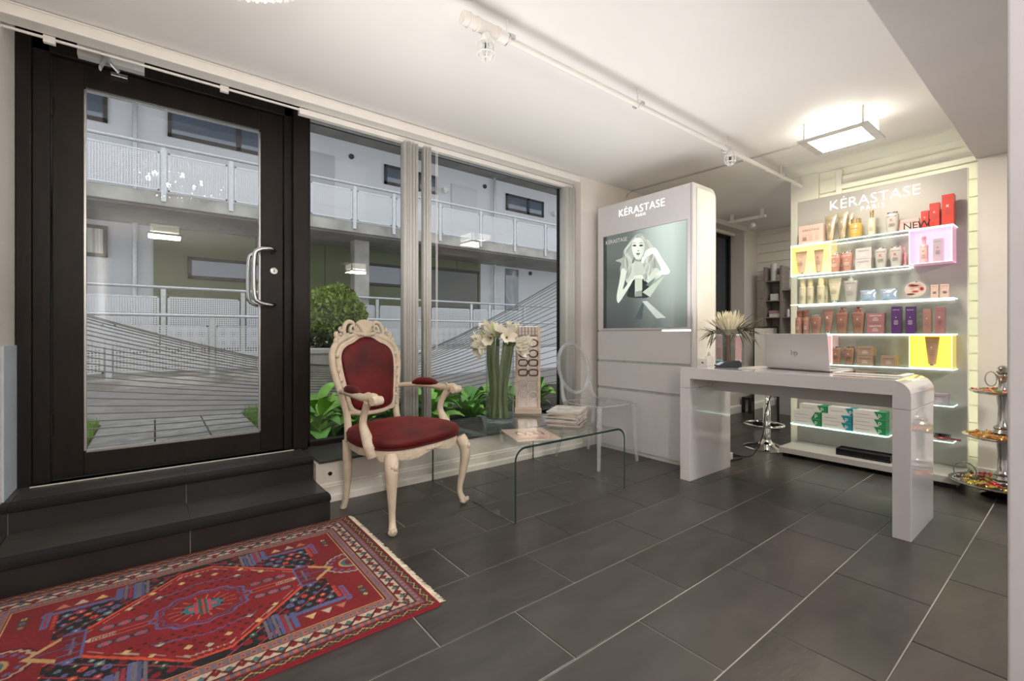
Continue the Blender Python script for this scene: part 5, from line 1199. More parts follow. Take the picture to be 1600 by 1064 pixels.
for ring, (n_, el, L_, r0) in enumerate(((22, 38, .105, .045), (20, 50, .118, .040), (18, 62, .120, .034), (14, 74, .110, .022))):
    for k in range(n_):
        a = 2 * PI * (k + .5 * ring) / n_ + random.uniform(-.06, .06); e = R(el + random.uniform(-6, 6))
        spear(pe, (r0 * math.cos(a), r0 * math.sin(a), .245 + .006 * ring), (math.cos(a) * math.cos(e), math.sin(a) * math.cos(e), math.sin(e)), L_ * random.uniform(.9, 1.1), .022, .02)
build('flower_head', pe, mat('dried_petal', (.86, .80, .62), .7, noise=.15, nscale=20), pt, smooth=True)
build('receptacle', MB().lathe([(.014, .205), (.035, .235), (.052, .258), (.045, .285), (.0, .295)], n=14), mat('receptacle', (.42, .36, .22), .8), pt, smooth=True)
fo = MB(); olive = mat('olive_dry_leaf', (.115, .105, .045), .6, noise=.3, nscale=20)
# camera-left is +Y side, camera-right is -Y side
for (by, bz, dirs) in ((.06, .235, [(-.1, 1, .25), (0, 1, .05), (.1, 1, -.2), (-.2, 1, -.5), (0, 1, .6), (.2, .7, -.8), (-.2, .6, -1.0)]), (.11, .235, [(0, 1, .3), (.1, 1, -.1), (-.1, 1, -.45), (0, .5, -1), (.2, .8, -.7)]),
                       (-.06, .25, [(0, -1, .6), (.2, -1, .2), (-.2, -1, .0), (.1, -1, -.3), (0, -.8, .9), (-.2, -.7, -.6), (0, -.5, -.9), (.2, -1, .45)]), (-.10, .255, [(0, -1, .3), (.1, -1, 0), (-.1, -1, -.4), (.2, -.8, .7), (0, -.6, -.8), (-.2, -1, .15)]), (-.14, .25, [(0, -1, .15), (.2, -1, -.3), (-.1, -1, .5), (0, -.5, -.8)]),
                       (-.02, .22, [(-.4, -.6, -.2), (.3, .5, -.3), (-.5, .3, .1), (.5, -.6, .1)])):
    for d in dirs:
        for q in range(2 if abs(by) > .03 else 1):
            d2 = (d[0] + random.uniform(-.3, .3), d[1], d[2] + random.uniform(-.15, .15)); spear(fo, (d[0] * .03, by, bz + random.uniform(-.015, .015)), d2, random.uniform(.10, .155), .012, random.uniform(-.03, .01))
fo.tube([(0, 0, .12), (0, .03, .20), (0, .10, .24)], .003, 5).tube([(0, 0, .12), (0, -.03, .20), (0, -.14, .255)], .003, 5)
o = build('foliage', fo, olive, pt, smooth=True); o['kind'] = 'stuff'
tag(build('business_card_holder', MB().box(-.004, .004, -.036, .036, 0, .052), mat('white_card', (.82, .80, .77), .4), loc=(3.09, 1.735, DZ), rot=(0, R(-8), 0), bevel=.001), 'small white card with a dark mountain emblem leaning at the left of the desk', 'card')
em_ = bpy.data.objects['business_card_holder']; build('emblem', MB().add([(-.0046, .012, .020), (-.0046, -.012, .020), (-.0046, .0, .034)], [(0, 1, 2)]), M['inkg'], em_)
sz = thing('sanitizer_bottle', 'small clear pump bottle behind the white card on the desk', 'bottle', (3.17, 1.735, DZ))
build('body', MB().lathe([(.026, 0), (.028, .003), (.028, .055), (.020, .068), (.010, .072)], n=18), M['acrylic'], sz, smooth=50); build('cap', MB().lathe([(.011, .070), (.011, .088), (.006, .09), (.006, .10)], n=14), M['whitep'], sz, smooth=50)
tag(build('writing_pad', MB().box(-.09, .20, -.055, .055, 0, .006), mat('pale_grey_pad', (.62, .60, .56), .4), loc=(3.12, 1.40, DZ), bevel=.001), 'pale grey pad lying on the desk between card terminal and laptop', 'pad')
tag(build('paper_stack', MB().box(-.07, .07, -.10, .10, 0, .004), mat('blue_white_paper', (.60, .70, .85), .6, noise=.2, nscale=12), loc=(6.30, 2.10, .93), rot=(0, 0, .1)), 'blue and white papers lying on the counter in the rear room', 'papers')

# ---- bar stool and cables behind the desk
bs = thing('bar_stool', 'chrome bar stool with round base behind the desk', 'stool', (4.27, 1.80, 0))
build('base', MB().lathe([(.185, 0), (.188, .006), (.16, .018), (.09, .035), (.045, .055), (.034, .075)], n=40), M['chrome'], bs, smooth=50)
build('pole', MB().lathe([(.030, .07), (.030, .38), (.024, .385), (.024, .52)], n=20), M['chrome'], bs, smooth=50)
build('footrest', MB().tube([(.15 * math.cos(a) - .05, .15 * math.sin(a), .215) for a in [2 * PI * k / 32 for k in range(32)]], .010, 8, ring=True).tube([(.0, .0, .215), (.10, 0, .215)], .010, 8), M['chrome'], bs, smooth=True)
build('seat', MB().lathe([(.05, .515), (.17, .52), (.185, .54), (.18, .565), (.12, .575), (0, .577)], n=32), M['black'], bs, smooth=50)
def cable(name, pts, r, label, cat='cable'):
    mb = MB(); sweep(mb, pts, [r, r], 6, 6); return tag(build(name, mb, M['black'], smooth=True), label, cat)
cable('power_cable', [(3.38, 1.36, .70), (3.42, 1.45, .45), (3.50, 1.50, .28), (3.62, 1.60, .12), (3.78, 1.74, .012), (3.80, 1.90, .004), (3.72, 2.02, .004), (3.6, 1.95, .004)], .0035, 'thin black cable hanging from the desk down to the floor')
cable('extension_lead', [(3.62, 1.84, .02), (3.72, 1.85, .006), (3.78, 1.80, .005), (3.72, 1.76, .005), (3.60, 1.78, .005), (3.5, 1.80, .005)], .0045, 'short loop of black cable lying on the floor by the left desk leg')
tag(build('power_strip', MB().box(3.45, 3.66, 1.80, 1.85, 0, .055), M['whitep'], bevel=.004), 'white power strip on the floor behind the left desk leg', 'power strip')

# ================================================================== REAR ROOM
su = thing('shelf_unit', 'grey oak open shelf unit against the boarded wall of the rear room', 'shelf unit', (6.30, 2.30, 0))
wd = M['wood']
for y_, h0, h1 in ((.385, .92, 1.885), (.185, .92, 1.885), (-.55, .92, 1.60)): build('upright', MB().box(0, .22, y_ - .012, y_ + .012, h0, h1), wd, su)
for z in (1.228, 1.445, 1.70): build('shelf', MB().box(0, .22, .197, .373, z - .012, z), wd, su)
for z in (1.228, 1.575): build('shelf', MB().box(0, .22, -.538, .173, z - .012, z), wd, su)
build('back_board', MB().box(.205, .22, -.55, .385, .92, 1.60).box(.205, .22, .185, .385, 1.6, 1.88), wd, su)
build('cupboard', MB().box(-.10, .22, -.80, .39, .0, .92), M['whitem'], su, bevel=.003)
def small(name, label, cat, mb, m, loc, **k): return tag(build(name, mb, m, loc=loc, **k), label, cat)
small('candle', 'tall white pillar candle on the upper shelf of the rear room', 'candle', MB().lathe([(.038, 0), (.038, .225), (.03, .23)], n=18), M['whitep'], (6.38, 2.600, 1.701), smooth=40)
small('cup', 'small white cup beside the pillar candle in the rear room', 'cup', MB().lathe([(.026, 0), (.036, .075), (.032, .075), (.024, .006)], n=16, capt=False), M['whitep'], (6.36, 2.525, 1.701), smooth=40)
small('carton', 'small white carton on the middle shelf of the rear room', 'box', MB().box(-.05, .05, -.05, .05, 0, .085), M['whitep'], (6.38, 2.575, 1.446), bevel=.001)
bx_ = thing('carton', 'pink and white carton on the lower shelf of the rear room', 'box', (6.38, 2.575, 1.229))
build('body', MB().box(-.05, .05, -.065, .065, 0, .045), M['whitep'], bx_, bevel=.001); build('lid', MB().box(-.052, .052, -.066, .066, .045, .085), pmat((.50, .30, .32), .4), bx_, bevel=.001)
for q in range(4): small('bottle', '%s small white and blue vial on the right shelf of the rear room' % ['leftmost', 'second', 'third', 'rightmost'][q], 'vial', MB().lathe([(.016, 0), (.016, .085), (.010, .09), (.010, .10)], n=10), M['whitep'] if q % 2 == 0 else pmat((.15, .30, .45), .3), (6.36, 2.42 - q * .038, 1.229), smooth=40)
sdt = thing('black_bench', 'low black bench against the wall of the rear room', 'bench', (6.2, 2.755, 0))
build('top', MB().box(-.25, .25, -.05, .06, .17, .20), M['black'], sdt)
for x in (-.23, .23):
    for y_ in (-.035, .045): build('leg', MB().box(x - .015, x + .015, y_ - .015, y_ + .015, 0, .17), M['black'], sdt)
mf = thing('floor_mirror', 'narrow black framed mirror standing behind the desk in the rear room', 'mirror', (5.2, 2.2, 0), R(0))
build('frame', MB().box(-.01, .01, -.13, .13, .02, 1.09).box(-.03, .03, -.13, .13, 0, .02), M['black'], mf)
build('glass', MB().box(-.012, -.0101, -.115, .115, .05, 1.07), mat('mirror_glass', (.75, .77, .8), .03, 1), mf)
# track lamp in the rear room
tr = thing('track_light', 'short white track with a caged spot on the rear room ceiling', 'ceiling light', (5.4, 2.55, 2.42))
build('track', MB().box(-.02, .02, -.26, .16, -.10, -.07).box(-.015, .015, -.24, -.21, -.07, 0).box(-.015, .015, .10, .13, -.07, 0), M['trim'], tr)
build('spot', MB().lathe([(.02, -.10), (.03, -.12), (.045, -.14), (.05, -.19), (.035, -.22), (0, -.225)], n=14), M['acrylic'], tr, loc=(0, -.12, 0), smooth=50); build('bulb', MB().ball((0, -.12, -.165), .028), M['whitep'], tr)

# ================================================================== CANDY STAND
cs = thing('tiered_stand', 'three-tier silver serving stand on the floor by the grey wall', 'serving stand', (4.12, .357, 0))
tin = mat('polished_pewter', (.55, .54, .52), .16, 1, noise=.1, nscale=12)
build('foot', MB().lathe([(.10, 0), (.105, .006), (.085, .016), (.05, .03), (.03, .045), (.03, .06)], n=28), tin, cs, smooth=50)
def tray(z, r_): return MB().lathe([(.03, z), (r_ * .55, z + .002), (r_ * .85, z + .010), (r_ * .985, z + .022), (r_, z + .026), (r_ * .985, z + .028), (r_ * .83, z + .016), (r_ * .5, z + .008), (.0, z + .006)], n=40)
for z, r_ in ((.055, .245), (.345, .185), (.625, .15)): build('tray', tray(z, r_), tin, cs, smooth=50)
for z in (.085, .37): build('column', MB().lathe([(.050, z - .02), (.052, z), (.040, z + .012), (.052, z + .026), (.038, z + .045), (.044, z + .055), (.026, z + .075), (.022, z + .16), (.028, z + .25), (.03, z + .262)], n=24), tin, cs, smooth=60)
build('finial', MB().lathe([(.030, .63), (.036, .645), (.022, .665), (.018, .70), (.022, .735), (.034, .745), (.022, .757), (.032, .772), (.018, .782), (.026, .793), (.014, .808), (.0, .812)], n=24), tin, cs, smooth=60)
build('ring_handle', MB().tube([(-.01 + 0 * k, .050 + .026 * math.cos(a), .725 + .045 * math.sin(a)) for k, a in enumerate([2 * PI * k / 20 for k in range(20)])], .0035, 6, ring=True), tin, cs, smooth=True)
build('ring_handle', MB().tube([(-.03, .165 + .052 * math.cos(a), .13 + .052 * math.sin(a)) for a in [2 * PI * k / 24 for k in range(24)]], .0038, 6, ring=True), tin, cs, smooth=True)
cm = {'red': pmat((.55, .02, .03), .2), 'yellow': pmat((.80, .60, .05), .25), 'orange': pmat((.85, .30, .08), .25), 'green': pmat((.10, .30, .06), .25), 'pinkc': pmat((.75, .25, .25), .25), 'amber': pmat((.50, .20, .04), .15, .4), 'goldc': pmat((.70, .40, .12), .15, .5), 'darkc': pmat((.09, .06, .03), .2, .3), 'gold2': pmat((.50, .38, .06), .2, .4)}
CN = {'red': 'red', 'yellow': 'yellow', 'orange': 'orange', 'green': 'green', 'pinkc': 'pink', 'amber': 'amber', 'goldc': 'light golden', 'darkc': 'dark brown', 'gold2': 'olive gold'}
def candies(nm, label, grp, z, r_, cols_, n_, sz_, stick=False):
    cmesh = {}
    for q in cols_:
        mb = MB()
        if stick: mb.tube([(-sz_ * 2.0, 0, 0), (-sz_, 0, .001), (0, 0, .003), (sz_, 0, .001), (sz_ * 2.0, 0, 0)], [sz_ * .55, sz_ * .25, sz_ * .5, sz_ * .25, sz_ * .55], 6)
        else: mb.ball((0, 0, 0), sz_, 7, 5, sx=1.3, sz=.7).tube([(-sz_ * 1.9, 0, 0), (-sz_ * 1.2, 0, 0), (sz_ * 1.2, 0, 0), (sz_ * 1.9, 0, 0)], [sz_ * .7, sz_ * .2, sz_ * .2, sz_ * .7], 5, flat=.5)
        cmesh[q] = mb.mesh('candy', cm[q], True)
    for k in range(n_):
        a = k * 2.399; rr = max(.065, r_ * math.sqrt((k + .5) / n_)) ; q = cols_[random.randrange(len(cols_))]
        zz = z + .012 + .10 * max(0, (rr - r_ * .75)) + random.uniform(.004, .018)
        o = obj('candy', cmesh[q], None, (4.12 + rr * math.cos(a), .357 + rr * math.sin(a), zz), (random.uniform(-.4, .4), random.uniform(-.3, .3), random.uniform(0, 6.3)))
        tag(o, label % CN[q], 'candy', grp % CN[q])
candies('candy', '%s fruit-shaped candy on the top tray of the stand', '%s candies on the top tray', .632, .125, ['red', 'yellow', 'orange', 'green', 'pinkc'], 34, .012, True)
candies('candy', '%s foil-wrapped candy on the middle tray of the stand', '%s candies on the middle tray', .352, .155, ['amber', 'goldc', 'amber'], 60, .012)
candies('candy', '%s wrapped candy on the bottom tray of the stand', '%s candies on the bottom tray', .064, .20, ['darkc', 'gold2', 'red', 'darkc', 'gold2'], 64, .013)

# ================================================================== CEILING
pg = thing('ceiling_pipe', 'white capped pipe hung below the ceiling across the room', 'pipe', (0, 1.635, 2.33))
pw_ = mat('white_pipe', (.80, .77, .73), .4)
build('pipe', MB().tube([(1.24, 0, 0), (4.58, 0, 0)], .0155, 14), pw_, pg, smooth=50)
build('sleeve', MB().tube([(1.03, 0, 0), (1.24, 0, 0)], .027, 16), pw_, pg, smooth=50)
build('end_cap', MB().tube([(1.015, 0, 0), (1.03, 0, 0)], .029, 16), pw_, pg, smooth=50)
for x in (1.045, 1.085, 1.19): build('coupling', MB().tube([(x - .004, 0, 0), (x + .004, 0, 0)], .031, 16), pw_, pg, smooth=50)
for x in (3.45, 3.52, 3.9): build('coupling', MB().tube([(x - .01, 0, 0), (x + .01, 0, 0)], .0185, 14), pw_, pg, smooth=50)
for x in (1.25, 2.20, 3.22, 4.15):
    h_ = build('hanger', MB().tube([(x, .0, .02), (x, .0, .09)], .004, 6).tube([(x + .02 * 0, .026 * math.cos(a), .026 * math.sin(a)) for a in [2 * PI * k / 12 for k in range(12)]], .0035, 5, ring=True), pw_, pg, smooth=True)
    build('clamp', MB().box(x - .004, x + .022, -.034, -.024, -.006, .01).box(x - .004, x + .022, .024, .034, -.006, .01), M['galv'], h_)
def caged(name, label, x, y_, z, s_=1.0):
    t = thing(name, label, 'spotlight', (x, y_, z)); mb = MB()
    for k in range(6):
        a = 2 * PI * k / 6; c_, s2_ = math.cos(a), math.sin(a)
        mb.tube([(.018 * c_ * s_, .018 * s2_ * s_, -.0), (.045 * c_ * s_, .045 * s2_ * s_, -.03 * s_), (.042 * c_ * s_, .042 * s2_ * s_, -.085 * s_), (.020 * c_ * s_, .020 * s2_ * s_, -.108 * s_)], .0028, 5)
    for r_, z_ in ((.046, -.035), (.043, -.085), (.020, -.108)): mb.tube([(r_ * s_ * math.cos(a), r_ * s_ * math.sin(a), z_ * s_) for a in [2 * PI * k / 12 for k in range(12)]], .0028, 5, ring=True)
    build('cage', mb, M['whitep'], t, smooth=True)
    build('socket', MB().lathe([(.018, .012), (.024, -.002), (.024, -.018), (.015, -.03)], n=14), M['whitep'], t, smooth=50)
    build('bulb', MB().lathe([(.010, -.03), (.018, -.045), (.020, -.06), (.012, -.075), (0, -.078)], n=12), M['acrylic'], t, smooth=50)
    build('contact', MB().lathe([(.006, -.03), (.008, -.05), (0, -.052)], n=8), M['black'], t)
caged('caged_spotlight', 'white wire-caged bulb holder near the capped end of the ceiling pipe', 1.135, 1.635, 2.295, .9)
caged('caged_spotlight', 'white wire-caged bulb holder further along the ceiling pipe', 3.25, 1.62, 2.305, .8)
tag(build('surface_conduit', MB().tube([(3.70, 2.83, 2.412), (3.79, 1.30, 2.412)], .006, 6).tube([(3.70, 2.83, 2.412), (3.66, 2.78, 2.395), (3.62, 2.80, 2.37), (3.63, 2.83, 2.34)], .005, 6), mat('grey_conduit', (.45, .42, .39), .5)), 'thin grey cable run across the ceiling near the square lamp', 'cable')
def lampbox(label, x, y_, z, s_, sx_=None):
    t = thing('ceiling_lamp', label, 'ceiling lamp', (x, y_, z)); s2 = sx_ or s_; k = .045
    build('plate', MB().box(-s_ * .80, s_ * .80, -s2 * .80, s2 * .80, .035, .118), M['diff'], t)
    build('frame', MB().box(-s_, s_, -s2, -s2 + k, -.004, .006).box(-s_, s_, s2 - k, s2, -.004, .006).box(-s_, -s_ + k, -s2 + k, s2 - k, -.004, .006).box(s_ - k, s_, -s2 + k, s2 - k, -.004, .006), M['galv'], t)
    build('diffuser', MB().box(-s_ + k, s_ - k, -s2 + k, s2 - k, .0, .004), M['diff'], t)
    build('bracket', MB().box(-s_ * .86, -s_ * .80, -s2 * .86, -s2 * .80, .0, .119).box(s_ * .80, s_ * .86, -s2 * .86, -s2 * .80, .0, .119).box(-s_ * .86, -s_ * .80, s2 * .80, s2 * .86, .0, .119).box(s_ * .80, s_ * .86, s2 * .80, s2 * .86, .0, .119), M['trim'], t)
    return t
lampbox('square white glass ceiling lamp with metal frame above the product display', 3.61, 1.053, 2.30, .19, .195)
lampbox('square white glass ceiling lamp near the left wall, behind the viewer, mirrored in the door', .10, -1.05, 2.30, .19, .195)
lampbox('added square ceiling lamp under the beam behind the viewer, unseen, for fill light', 2.75, -1.3, 2.08, .19, .195)  # housing added around the unseen fill light
# crystal chandelier
cl = thing('chandelier', 'round crystal basket chandelier on the ceiling, its tip just at the top edge', 'chandelier', (CHX, CHY, 2.42))
build('ceiling_plate', MB().lathe([(.10, 0), (.10, -.02), (.05, -.03)], n=24), M['chrome'], cl, smooth=50)
fr_ = MB()
for r_, z_ in ((.40, -.03), (.36, -.12), (.26, -.205), (.12, -.255)): fr_.tube([(r_ * math.cos(a), r_ * math.sin(a), z_) for a in [2 * PI * k / 40 for k in range(40)]], .004, 5, ring=True)
for k in range(6): a = PI * k / 3; fr_.tube([(0, 0, -.02), (.40 * math.cos(a), .40 * math.sin(a), -.03)], .004, 5)
build('frame', fr_, M['chrome'], cl, smooth=True)
crm = clear('crystal', (.95, .94, .92), 1.9, boost=2.6, rough=.05, body=.8, bcol=(.95, .92, .86)); cb = MB()
for i in range(15):
    th = PI / 2 * (i + .4) / 15.2; rr = .40 * math.cos(th); zz = -.03 - .24 * math.sin(th); n_ = max(4, int(rr * 2 * PI / .030))
    for k in range(n_):
        a = 2 * PI * (k + .5 * (i % 2)) / n_; c_ = (rr * math.cos(a), rr * math.sin(a), zz); s_ = .0105
        cb.ball(c_, s_, 4, 2, sz=1.5)
o = build('crystals', cb, crm, cl); o['kind'] = 'stuff'
bm_ = mat('bulb_and_glint_glow', (1, 1, 1), .5, emit=16, ecol=(1, .88, .70))
for k in range(6): a = PI * k / 3 + .3; build('bulb', MB().ball((.19 * math.cos(a), .19 * math.sin(a), -.10), .017, 8, 6), bm_, cl, smooth=True)

for k in range(30):  # tiny glowing beads added to stand for glints in the crystals
    a = k * 2.399; th = .25 + 1.15 * ((k * 7) % 30) / 30; rr = .365 * math.cos(th)
    build('glint_bead', MB().ball((rr * math.cos(a), rr * math.sin(a), -.03 - .215 * math.sin(th)), .0065, 6, 4), bm_, cl, smooth=True)

# ================================================================== RUG
Lx, Wy = 1.385, 1.035; rcx, rcy = .138, 2.0095
px_ = .0034; NX, NY = int(Lx / px_), int(Wy / px_)
xs = (np.arange(NX) + .5) * px_ - Lx / 2; ys_ = (np.arange(NY) + .5) * px_ - Wy / 2
X, Y = np.meshgrid(xs, ys_); A, B = np.abs(X), np.abs(Y)
RED, DRED, NAVY, WHT, BLU, GRY, SAL, CRM, GRN, ORG, PNK, TEA = [lin(*c) for c in ((122, 4, 18), (68, 6, 12), (13, 10, 20), (186, 168, 150), (84, 92, 140), (104, 98, 112), (178, 106, 84), (206, 168, 116), (52, 82, 62), (196, 70, 44), (186, 60, 84), (74, 118, 134))]
im = np.ones((NY, NX, 3)) * RED
def put(mask, c): im[mask] = c
d = np.minimum(Lx / 2 - A, Wy / 2 - B); horiz = (Wy / 2 - B) < (Lx / 2 - A)
s = np.where(horiz, X, Y)                                       # running coordinate along the border
tri = lambda t, p: np.abs(((t / p) % 1) - .5) * 2
put(d < .165, CRM)
put(d < .012, RED)
put((d >= .012) & (d < .040), DRED); put((d >= .012) & (d < .040) & (np.abs(d - .026 - .009 * (tri(s, .055) - .5) * 2) < .0026), GRN * 1.3); put((d >= .012) & (d < .040) & (np.abs(d - .026 + .009 * (tri(s, .055) - .5) * 2) < .0022), CRM * .8)
put((d >= .040) & (d < .046), RED)
put((d >= .046) & (d < .066), GRY * .8); put((d >= .048) & (d < .064) & (tri(s, .026) > .55), SAL * .8); put((d >= .052) & (d < .060) & (tri(s + .01, .026) > .8), BLU)
put((d >= .066) & (d < .072), DRED)
band = (d >= .072) & (d < .114); put(band, WHT)
dd = (d - .093) / .021; ph = (s / .070) % 1
put(band & (np.abs(dd - (tri(s, .070) * 2 - 1) * .95) < .28), DRED * 1.3); put(band & (np.abs(dd) < .62 - np.abs(ph - .5) * 3.2), np.where(True, GRN, GRN)); put(band & (np.abs(dd) < .62 - np.minimum(ph, 1 - ph) * 3.2), RED)
put(band & (np.abs(dd) < .22 - np.abs(ph - .5) * 1.5), TEA)
put((d >= .114) & (d < .120), DRED)
put((d >= .120) & (d < .148), SAL * .85); put((d >= .123) & (d < .145) & (tri(s, .030) > .5), GRY); put((d >= .128) & (d < .140) & (tri(s + .015, .030) > .75), BLU * .7)
put((d >= .148) & (d < .153), DRED); put((d >= .153) & (d < .158), CRM)
ins = d >= .158; a0, b0 = Lx / 2 - .158, Wy / 2 - .158               # .534, .359
# end panels and corner brackets red, field navy
put(ins, RED)
field = ins & (A < .405) & ~((A > .20) & (B > .262)); put(field, NAVY)
put(ins & (A < .22) & (B > .262) & (B > .262 + (A - .10) * 0), NAVY)
put(ins & (np.abs(B - .262) < .009) & (A > .23) & (A < .45), BLU); put(ins & (A > .235) & (A < .253) & (B > .24) & (B < .34), BLU); put(ins & (np.abs(A - .435) < .010) & (B > .17) & (B < .285), BLU); put(ins & (np.abs(A - .435) < .004) & (B > .18) & (B < .27), PNK * .6)
put(ins & (np.abs(A - .412) < .006) & (B > .15) & (B < .25) & (tri(B, .012) > .4), ORG)
for k, c in enumerate((GRY, PNK * .5, BLU, GRY, BLU * .7, GRY)): put(ins & (np.abs(A - (.225 - .013 * k)) < .0055) & (B > .235 - .006 * k) & (B < .35), c)
put(ins & (B > .20) & (np.abs(B - (.232 - (.225 - A) * .38)) < .010) & (A < .17) & (A > .06), GRY); put(ins & (np.abs(B - (.222 - (.225 - A) * .38)) < .0025) & (A < .17) & (A > .06) & (tri(A, .014) > .5), WHT)
for ax, c in ((.295, CRM), (.350, WHT), (.400, SAL)): put(ins & (B > .288) & (B < .325) & (np.abs(A - ax) < (.325 - B) * .6), c); put(ins & (B > .288) & (B < .292) & (np.abs(A - ax) < .026), GRN)
for bx in (.225, .255, .285):
    rr = np.hypot(A - .495, B - bx); ang = np.arctan2(B - bx, A - .495); put(ins & (rr < .013 + .004 * np.cos(6 * ang)), GRN * .6); put(ins & (rr < .008), [SAL, TEA, CRM][int((bx - .22) / .03)]); put(ins & (rr < .003), DRED)
# half flower in the middle of each end
rr = np.hypot((A - .535) / 1.15, B); put(ins & (rr < .100), DRED * .4); put(ins & (rr < .096), RED); put(ins & (np.abs(rr - .088 - .003 * np.cos(np.arctan2(B, A - .535) * 22)) < .004), WHT * .8); put(ins & (np.abs(rr - .070) < .006) & (tri(np.arctan2(B, A - .535), .4) > .5), BLU); put(ins & (rr < .045), CRM * .7); put(ins & (rr < .036), TEA * .7); put(ins & (rr < .022), RED)
# flowers scattered in the navy corners
rs = random.Random(3)
def cross(cx, cy, s_, c1, c2):
    ax_, by_ = np.abs(A - cx), np.abs(B - cy); m1 = ((ax_ < s_) & (by_ < s_ * .38)) | ((by_ < s_) & (ax_ < s_ * .38)) | ((np.abs(ax_ - s_ * .55) < s_ * .3) & (np.abs(by_ - s_ * .55) < s_ * .3)); put(m1 & nav, c1); put((ax_ < s_ * .3) & (by_ < s_ * .3) & nav, c2)
nav = (np.abs(im - NAVY).sum(-1) < 1e-6)
for i in range(10):
    for j in range(9):
        cx, cy = .06 + i * .038 + (j % 2) * .019, .06 + j * .033; cross(cx, cy, rs.uniform(.008, .0135), rs.choice([RED, TEA, BLU, ORG, PNK * .8, RED, GRN, BLU]), rs.choice([CRM, WHT, RED, NAVY]))
put(nav & (np.abs(((A + B * 1.2) / .085 % 1) - .5) < .05) & (np.abs(im - NAVY).sum(-1) < 1e-6), PNK * .6)
# central lozenge
hexw = lambda a_, tipA, tipB, flatA, topB: B < np.where(A < flatA, topB, topB + (tipB - topB) * (A - flatA) / (tipA - flatA))
def hexm(g): return ins & (A < .325 + g) & hexw(A, .325 + g, .075 + g * .5, .055, .315 + g)
zig = .006 * tri(A + B, .017)
put(hexm(.010) & ~hexm(0), NAVY * .5); put(hexm(.006), ORG)
Bz = B; put(hexm(-.006), DRED); put(hexm(-.009), RED * 1.15)
edge = np.where(A < .055, .315, .315 + (.075 - .315) * (A - .055) / .27) - B
put(hexm(-.006) & (np.abs(edge - .020 - zig * 1.6) < .0024), WHT * .85); put(hexm(-.0) & (edge > 0) & (edge < .003 + zig * 1.3), ORG)
nav = hexm(-.035)
for i in range(8):
    for j in range(8):
        cx, cy = .02 + i * .036 + (j % 2) * .018, .13 + j * .026
        if cx / .33 + (cy - .06) / .27 < .93: cross(cx, cy, .006, DRED * .25, RED)
for cx, cy, c in ((.125, .165, WHT), (.055, .235, CRM), (.21, .145, CRM), (.0, .262, WHT), (.145, .215, CRM)): put((np.abs(A - cx) + np.abs(B - cy) < .0155), DRED * .3); put((np.abs(A - cx) + np.abs(B - cy) < .013), c)
put(hexm(-.04) & (np.abs(B - .16 - .25 * (.14 - A) + .006 * tri(A, .03)) < .003) & (A < .15), BLU * .9)
for k in range(3):
    for bb_ in (.045, ): rr = np.hypot((A - (.175 + .045 * k)) / 1.25, B - .052); put(rr < .0165, GRY); put(rr < .008, PNK); put((np.abs(rr - .0165) < .0015), DRED * .5)
put((np.abs(B - .012 - .10 * (A - .15) * 0) < .0018) & (A > .13) & (A < .31), SAL); put((B < .013) & (A > .24) & (A < .30) & (tri(A, .008) + tri(Y, .008) > 1), WHT * .8); put((A > .30) & (A < .318) & (B < .012 * (.322 - A) / .02), WHT)
e1 = np.hypot(X / .145, Y / .115); an = np.arctan2(Y / .115, X / .145); put(np.abs(e1 - 1 - .05 * np.cos(an * 12)) < .035, BLU); put(np.abs(e1 - .86 - .05 * np.cos(an * 12)) < .022, BLU * .7)
put((e1 < .72) & (e1 > .42) & (np.abs((an / (2 * PI) * 16) % 1 - .5) < .06), SAL)
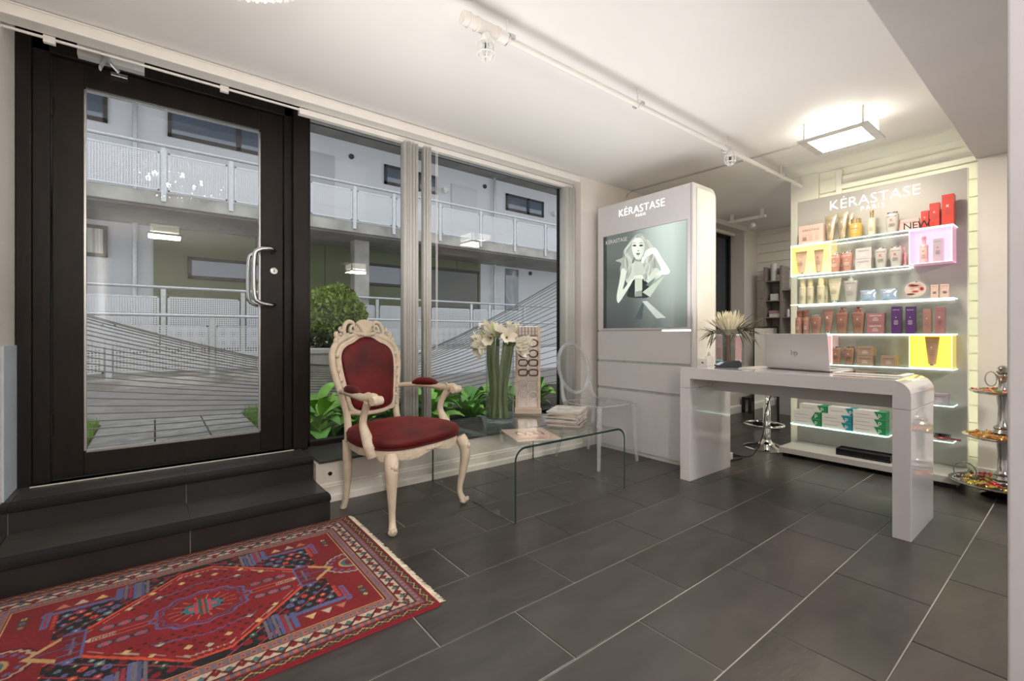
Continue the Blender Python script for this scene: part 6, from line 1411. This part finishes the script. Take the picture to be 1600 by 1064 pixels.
e2 = np.hypot(X / .062, Y / .040); put(e2 < 1.05, DRED * .4); put((e2 < 1.0 + .08 * np.cos(an * 10)), TEA * .85); put((A < .012) & (B < .060), GRN); put((A < .026) & (A > .016) & (B < .045), PNK); put((B < .006) & (A < .008), RED * 1.3); put((np.abs(A - .035) < .008) & (B < .008), ORG); put((A < .004) & (B < .058), PNK)
# neck and arrow between lozenge and end panel
nk = ins & (A > .315) & (A < .375) & (B < .085); put(nk, RED * .8); put(nk & ((B > .074) | (np.abs(A - .318) < .004)), BLU); put(nk & (np.abs(B - .045) < .003) , BLU * .8); put(nk & (np.abs(A - .345) < .003) & (B < .05), GRY); put((B < .0035) & (A > .32) & (A < .45), BLU * .8); put(((np.abs(A - .35) < .014) & (np.abs(B - .014) < .003)), BLU * .9)
ar = ins & (A > .375) & (A < .462); put(ar & (B < .075 * (.462 - A) / .087), CRM * .8); put(ar & (B < .075 * (.462 - A) / .087 - .020), RED); put(ar & (B < .020) & (A < .40), RED); put((B < .0035) & (A > .36) & (A < .43), BLU * .6)
# the hand-knotted look: every knot a little different
im *= np.random.uniform(.80, 1.18, (NY, NX, 1)); im *= (1 + .10 * np.sin(X * 23 + 1.2 * np.sin(Y * 9)) * np.sin(Y * 17))[..., None]
im = np.clip(im, 0, 1)
rug = thing('rug', 'red and navy Persian rug with a central lozenge in front of the door steps', 'rug', (rcx, rcy, 0), 0)
wool = dyed(mat('wool_pile', (.5, .1, .1), .92, bump=.35, bscale=350, sheen=.06))
pile = color_grid('pile', Lx, Wy, im, wool, rug, (0, 0, .0085), (0, 0, 0), lambda a, b: .0008 * np.random.rand(*a.shape) + .0012 * np.sin(a * 11) * np.sin(b * 6))
build('backing', MB().box(-Lx / 2, Lx / 2, -Wy / 2, Wy / 2, .0006, .0072), mat('rug_edge_wool', (.30, .015, .03), .9), rug)
fg = MB()
for sx in (1, -1):
    for k in range(330):
        y_ = -Wy / 2 + .008 + (Wy - .016) * k / 329; l_ = random.uniform(.016, .030); q = random.uniform(-.007, .007)
        fg.tube([(sx * (Lx / 2 - .002), y_, .006), (sx * (Lx / 2 + l_ * .5), y_ + q * .5, .007), (sx * (Lx / 2 + l_), y_ + q, .002)], [.0019, .0019, .0012], 4, cap=False)
o = build('fringe', fg, M['fringe'], rug); o['kind'] = 'stuff'
